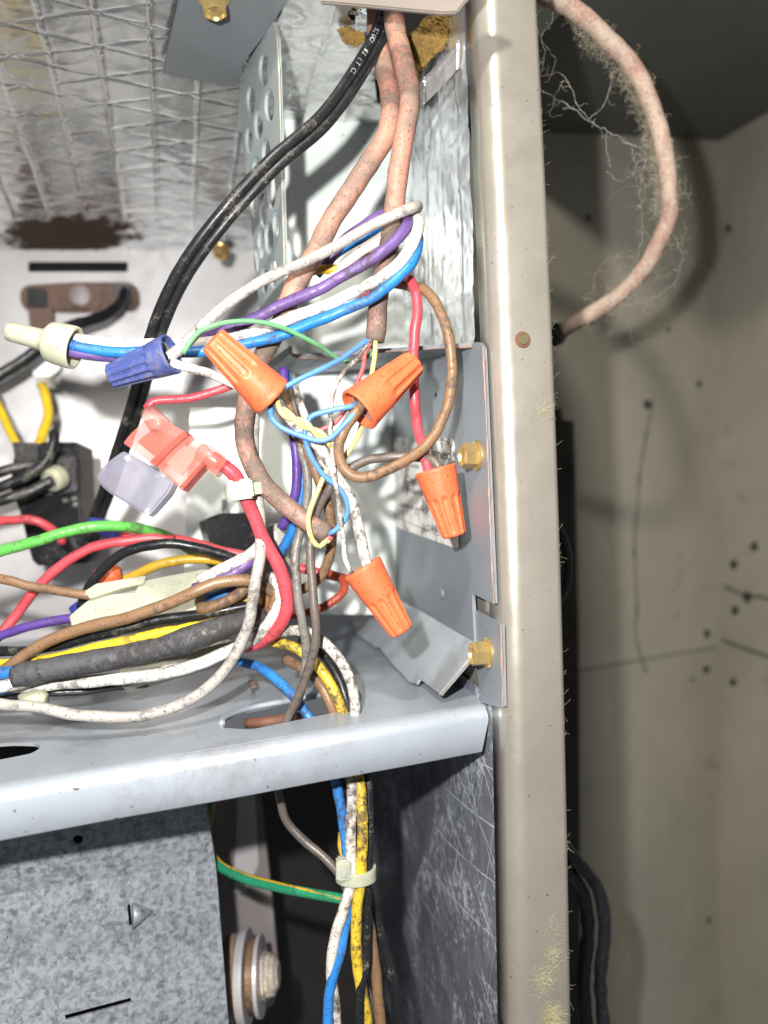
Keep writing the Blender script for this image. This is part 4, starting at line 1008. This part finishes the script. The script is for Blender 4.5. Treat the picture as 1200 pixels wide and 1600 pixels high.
# corner return and seam
ret = []
for (x, y, pl) in ((308, 1236, BXU), (327, split(327), BXU), (352, 1660, BXL)):
    p = pl.hit(x, y); ret += [p, p + exb * .0018 - (BXL.n if BXL.n.y < 0 else -BXL.n) * -.0002, p + exb * .002 + ED * .05]
child('side_return', MB().add(ret, [(0, 1, 4, 3), (1, 2, 5, 4), (3, 4, 7, 6), (4, 5, 8, 7)]), M['spangle'], bx)
child('seam_bead', edge_tube([BXU.hit(303, 1240), BXU.hit(321, split(321)), BXL.hit(345, 1650)], .0003), M['spangle'], bx)
lv = lathe(BXL.hit(206, 1430), BXL.hit(240, 1424), [(0, .0033), (.02, .0036), (.4, .0024), (1, .0002)], 20)
child('louvre', lv, M['spangle'], bx, True)
child('inside', sheet([(-200, 1330), (300, 1245), (340, 1660), (-200, 1700)], Plane(P(0, 1400, .245), exb.cross(Vector((-.10, 0, 1)))), .001), M['black_void'], bx)

# bracket and bolt assembly behind the box
IB = Plane(P(380, 1350, .30), (-.1, -1, .1))
ib = empty('inner_bracket', P(400, 1600, .3), 'pinkish grey bracket with pale strip in the dark lower space', 'bracket')
child('web', slab(rpoly([(330, 1200), (402, 1200), (424, 1400, 4), (437, 1540, 14), (425, 1575, 10), (345, 1575)], 3), IB, .002, .0005), M['pinkgrey'], ib)
child('pale_strip', slab([(372, 1205), (396, 1205), (404, 1350), (385, 1395), (365, 1395)], IB, .001, .0002, off=.0012), M['cut'] if False else M['backp'], ib)
bt = empty('bolt_assembly', P(390, 1560, .26), 'bolt with brown bush and white washers beside the box', 'bolt')
b0, b1 = P(335, 1530, .262), P(436, 1522, .262)
k_ = .262 / F
child('bush', lathe(b0, b1, [(0, 20 * k_), (0, 58 * k_), (.30, 62 * k_), (.40, 60 * k_), (.40, 20 * k_)], 40), plastic('brown_bush', (.30, .21, .165), .5), bt, True)
child('washer', lathe(b0, b1, [(.42, 10 * k_), (.42, 68 * k_), (.50, 70 * k_), (.54, 68 * k_), (.54, 10 * k_)], 44), M['backp'], bt)
child('washer', lathe(b0, b1, [(.56, 10 * k_), (.56, 52 * k_), (.66, 52 * k_), (.66, 10 * k_)], 44), M['tan'], bt)
child('washer', lathe(b0, b1, [(.68, 10 * k_), (.68, 58 * k_), (.74, 58 * k_), (.74, 10 * k_)], 44), M['backp'], bt)
child('stud', lathe(b0, b1, [(.75, 10 * k_), (.75, 34 * k_), (.80, 36 * k_), (.82, 30 * k_), (.86, 31 * k_), (.90, 27 * k_), (.94, 28 * k_), (.97, 22 * k_), (1.0, 18 * k_), (1.0, 4 * k_)], 18, lambda j, u, a: 1 + .16 * noise.noise(Vector((math.cos(a) * 2, math.sin(a) * 2, u * 14)))), plastic('corroded_stud', (.62, .55, .47), .5, grime=(.34, .22, .14), rough=.8), bt)

# ------------------------------------------------------------------ components at the back of the cabinet
BK = lambda x, y, off: BACK.hit(x, y, -off) if BACK.n.y > 0 else BACK.hit(x, y, off)
tb = empty('terminal_block', BK(125, 490, 0), 'brown bakelite limit switch on the silvery back wall', 'switch')
child('body', slab(rpoly([(30, 445, 20), (120, 440, 4), (215, 440, 22), (220, 484, 22), (120, 486, 4), (32, 484, 20)], 6, 5), BACK, .006, .0008, off=.006), M['bakelite'], tb)
for x in (88, 96, 158, 166): child('rib', slab([(x, 441), (x + 5, 441), (x + 5, 485), (x, 485)], BACK, .001, .0003, off=.0068), M['bakelite'], tb)
cdisc = BK(125, 461, .006); child('rivet', lathe(cdisc, cdisc - ED * .001, [(0, .0048), (.5, .0045), (.8, .003), (1, .0012)], 20), M['pinkgrey'], tb)
child('terminal_boot', slab(rpoly([(42, 450), (70, 450), (72, 480), (42, 480)], 4), BACK, .006, .0008, off=.012), M['blackbox'], tb)
child('terminal_boot', slab(rpoly([(176, 442), (205, 442), (204, 470), (178, 474)], 6), BACK, .006, .0008, off=.013), M['blackbox'], tb)
wire('black', 'black wire leaving the limit switch towards the left edge', [(196, 452, .352), (190, 472, .345), (165, 492, .335), (120, 507, .325), (80, 530, .318), (40, 562, .312), (0, 585, .308), (-40, 602, .305)], 18)
tag(slab(rpoly([(44, 480), (82, 480), (84, 545, 6), (70, 580, 8), (50, 575, 8)], 3), BACK, .006, .001, off=.011).build('terminal_boot', M['bakelite']), 'dark brown terminal boot below the limit switch', 'connector')
tag(slab(rpoly([(42, 552), (90, 545), (95, 575), (80, 588), (52, 588)], 8), BACK, .004, .001, off=.014).build('thermal_disc', M['silver']), 'blurred silver disc behind the cream crimp cap', 'disc')
yw = empty('yellow_lead', P(70, 600, .33), 'yellow lead with white clip hanging over the black module', 'wire')
child('clip', slab(rpoly([(55, 588), (85, 588), (86, 606), (56, 606)], 3), Plane(P(70, 600, .322), -ED), .004, .0006), M['nylonclear'], yw)
child('insulation', wtube([(66, 602, .322), (74, 628, .318), (76, 645, .315), (66, 680, .308), (52, 710, .300), (42, 730, .296)], 15), M['yellow'], yw, True)
wire('yellow', 'yellow lead at the left edge over the black module', [(-30, 585, .32), (0, 640, .315), (15, 672, .31), (30, 700, .305), (36, 730, .30)], 13)
wire('greydark', 'thin grey wire on the white back wall behind the fuse holder', [(80, 610, .365), (95, 650, .366), (115, 690, .366), (128, 720, .366)], 7)
mo = empty('black_module', P(80, 880, .3), 'black moulded relay module at the left, behind the green wire', 'module')
MP = Plane(P(80, 800, .295), (.06, -1, .05))
child('case', slab(rpoly([(22, 700, 6), (70, 690, 4), (121, 690, 5), (124, 780), (131, 830), (138, 868, 8), (90, 884, 8), (50, 880, 8), (30, 800), (14, 760)], 4), MP, .02, .002), M['blackbox'], mo)
child('cover', slab(rpoly([(60, 718), (118, 712), (120, 768), (64, 775)], 5), MP, .006, .001, off=.003), M['sleeve'], mo)
child('foot', slab(rpoly([(50, 840), (132, 836), (146, 862, 8), (138, 880), (56, 884)], 5), MP, .01, .002, off=.004), M['blackbox'], mo)
for x, y in ((103, 782), (117, 779), (119, 789), (100, 722), (112, 745)):
    p = MP.hit(x, y); child('pin', lathe(p, p + Vector((0, -.002, 0)), [(0, .0011), (.7, .001), (1, .0004)], 12), M['silver'], mo)
gr = lathe(P(78, 752, .283), P(96, 743, .288), [(0, .0022), (.0, .0040), (.3, .0044), (.7, .0046), (1, .0040), (1, .0018)], 28).build('grommet', M['nylon'], True); tag(gr, 'pale yellow grommet on a black wire at the module', 'grommet')
wire('black', 'black wire through the pale grommet', [(-30, 790, .275), (10, 780, .276), (50, 767, .279), (82, 750, .282)], 17)
wire('black', 'black wire looping above the grommet to a boot', [(-30, 770, .277), (10, 758, .278), (50, 738, .28), (75, 715, .282), (85, 690, .284), (86, 675, .286)], 17)
wire('black', 'black wire crossing the top of the module', [(-30, 748, .281), (10, 735, .283), (45, 728, .286), (75, 727, .289)], 17)
tag(slab(rpoly([(18, 690), (60, 692), (58, 720), (24, 722)], 4), Plane(P(40, 705, .291), (.06, -1, .05)), .006, .001).build('terminal_boot', M['sleeve']), 'dark terminal boot on the yellow lead', 'connector')
rl = empty('black_relay', P(360, 880, .262), 'glossy black relay with upright blade terminals, mid back', 'relay')
RPn = Plane(P(362, 840, .258), (.42, -1, .10))
child('case', slab(rpoly([(322, 810, 3), (345, 802, 3), (402, 800, 3), (412, 885, 3), (338, 886, 3)], 2), RPn, .014, .0012), M['blackbox'], rl)
child('side', slab(rpoly([(319, 812), (342, 808), (352, 886), (336, 888)], 1), RPn, .01, .0006, off=.0012), M['blackbox'], rl)
for x0 in (346, 372, 394): child('blade_terminal', slab([(x0, 780), (x0 + 9, 779), (x0 + 10, 806), (x0 + 1, 807)], RPn, .0008, .0002, off=-.004), M['silver'], rl)
tag(slab(rpoly([(340, 770), (412, 764), (414, 802), (344, 806)], 2), Plane(P(380, 785, .274), (0, -1, .1)), .002, .0004).build('terminal_cover', M['plate']), 'grey metal tab behind the relay terminals', 'tab')

# ------------------------------------------------------------------ cable with lint in the recess at right
rcab = wtube([(790, -60, .229), (815, -40, .235), (850, -8, .24), (890, 10, .245), (940, 52, .25), (985, 100, .2545), (1018, 165, .258), (1035, 230, .261), (1045, 290, .264), (1043, 345, .268), (1020, 400, .273), (985, 445, .279), (940, 480, .286), (895, 507, .293), (872, 520, .297), (840, 535, .303), (800, 552, .312)], 27)
rco = rcab.build('thermostat_cable', M['salmonclean'], True); tag(rco, 'salmon cable hung with lint, arching right of the post', 'cable', 'salmon thermostat cables')
tag(lathe(P(856, 528, .297), P(880, 517, .294), [(0, .0030), (.2, .0042), (.7, .0042), (.9, .0034), (1, .0030)], 24).build('grommet', M['blackbox'], True), 'black grommet where the linty cable meets the post', 'grommet')
rnd = random.Random(5)
cp = catmull(pts3([(850, -8, .24), (890, 10, .245), (940, 52, .25), (985, 100, .2545), (1018, 165, .258), (1035, 230, .261), (1045, 290, .264), (1043, 345, .268), (1020, 400, .273), (985, 445, .279), (940, 480, .286), (895, 507, .293)]), .002)
def fibre(start, d0, n, step, curl, r):
    p = Vector(start); d = Vector(d0).normalized(); pp = [p.copy()]
    for _ in range(n):
        d = (d + Vector((rnd.gauss(0, curl), rnd.gauss(0, curl), rnd.gauss(0, curl)))).normalized(); p = p + d * step; pp.append(p.copy())
    return tube(pp, r, 3, 0, False)
mbw = MB()
for i, p in enumerate(cp):
    fr = i / len(cp)
    for _ in range(14):                      # short fuzz all round
        ang = rnd.uniform(0, 6.28); o = Vector((math.cos(ang), math.sin(ang) * .6, math.sin(ang))) * .0027
        q = fibre(p + o, Vector((math.cos(ang) * .5, rnd.gauss(0, .8), math.sin(ang) * .5 + rnd.gauss(0, .5))), rnd.randint(2, 4), .0005, .7, .00003); mbw.add(q.v, q.f)
    if .12 < fr < .62:                       # matted curly lint on the inner side of the bend
        for _ in range(24):
            q = fibre(p + Vector((-.0024 - abs(rnd.gauss(0, .0013)), rnd.gauss(0, .0014), rnd.gauss(0, .0015) - .0015)), (rnd.gauss(-.1, .6), rnd.gauss(0, .5), rnd.gauss(-.6, .6)), rnd.randint(8, 20), .0004, .95, .000024); mbw.add(q.v, q.f)
        if rnd.random() < .5:
            for _ in range(6): q = fibre(p + Vector((.0024, rnd.gauss(0, .001), .001)), (.6, rnd.gauss(0, .5), rnd.gauss(.3, .6)), rnd.randint(5, 12), .0004, .9, .00004); mbw.add(q.v, q.f)
    if fr > .5:
        for _ in range(5):
            q = fibre(p + Vector((rnd.gauss(-.003, .004), rnd.gauss(0, .002), rnd.gauss(-.001, .004))), (rnd.gauss(0, .6), rnd.gauss(0, .5), rnd.gauss(-.5, .8)), rnd.randint(14, 40), .0006, .45, .000022); mbw.add(q.v, q.f)
tag(mbw.build('lint', M['web']), 'tangled beige lint clinging to the arching cable', 'lint', kind='stuff')
mbc = MB()
def strand(pts, r=.00011):
    r *= .55
    base = catmull([P(*p) for p in pts], .001)
    pp = [p + Vector((noise.noise(p * 500), noise.noise(p * 500 + Vector((9, 0, 0))), noise.noise(p * 500 + Vector((0, 9, 0))))) * .0008 for p in base]
    q = tube(pp, [r * (.6 + .8 * abs(noise.noise(p * 700))) for p in pp], 4, 0, False); mbc.add(q.v, q.f)
    for _ in range(len(pp) // 3):
        k = rnd.randrange(len(pp)); q = fibre(pp[k], (rnd.gauss(0, 1), rnd.gauss(0, 1), rnd.gauss(0, 1)), rnd.randint(2, 7), .0007, .5, .00003); mbc.add(q.v, q.f)
strand([(845, 140, .245), (880, 160, .247), (915, 185, .25), (950, 205, .254), (985, 225, .257), (1010, 240, .259)], .00016)
strand([(843, 120, .244), (870, 115, .245), (890, 130, .246), (900, 160, .248), (918, 185, .25)])
strand([(918, 185, .25), (940, 170, .252), (950, 145, .253), (958, 110, .254)])
strand([(860, 180, .246), (868, 150, .246), (878, 128, .246)]); strand([(845, 65, .243), (858, 78, .244), (868, 95, .245), (860, 118, .245)])
strand([(845, 60, .243), (852, 90, .244), (846, 110, .244)]); strand([(846, 58, .243), (860, 35, .243), (866, 8, .243)])
strand([(950, 205, .254), (948, 235, .254), (952, 260, .254)], .00008); strand([(985, 225, .257), (996, 260, .259), (1010, 300, .261)], .00008)
strand([(952, 270, .255), (965, 283, .256), (990, 270, .258), (996, 255, .259)], .00006)
strand([(1010, 240, .259), (1000, 300, .262), (1004, 360, .267), (995, 410, .272)], .00008); strand([(1045, 350, .268), (1065, 400, .272), (1055, 440, .276), (1010, 470, .28), (960, 480, .285)], .00008)
strand([(925, 470, .288), (930, 430, .287), (950, 405, .285), (990, 400, .28)], .00006); strand([(860, 440, .28), (890, 455, .284), (920, 470, .288)], .00005)
tag(mbc.build('cobweb', M['webpale']), 'loose cobweb strands between the post and the arching cable', 'cobweb', kind='stuff')
# yellow glass-fibre tufts stuck on the post, hairs on its right edge
mbt = MB()
for (px, py, n_, sx, sy) in ((860, 1590, 260, 14, 22), (850, 1530, 120, 22, 26), (862, 1490, 60, 14, 20), (845, 640, 26, 14, 8), (862, 1450, 20, 10, 20)):
    for _ in range(n_ * 2):
        x, y = px + rnd.gauss(0, sx * .5), py + rnd.gauss(0, sy * .5)
        if x > lin(y, 839, 892) + 6: continue
        pl_ = post_front(x, y); p = pl_.hit(x, y) + pl_.n * .0002
        q = fibre(p, (rnd.gauss(0, 1), rnd.gauss(-.15, .1), rnd.gauss(0, 1)), rnd.randint(3, 7), .0004, .14, .000016); mbt.add(q.v, q.f)
for _ in range(70):
    y = rnd.uniform(20, 1590); x = lin(y, 839, 892) + 8 * math.sin(math.pi * y / 1600)
    p = P(x - 1, y, .1985); q = fibre(p, (rnd.uniform(.2, 1), rnd.gauss(-.2, .3), rnd.gauss(0, .8)), rnd.randint(2, 6), .0004, .25, .000015); mbt.add(q.v, q.f)
tag(mbt.build('fibre_fluff', M['fibre_y']), 'pale yellow glass fibre fluff stuck to the beige post', 'fluff', kind='stuff')
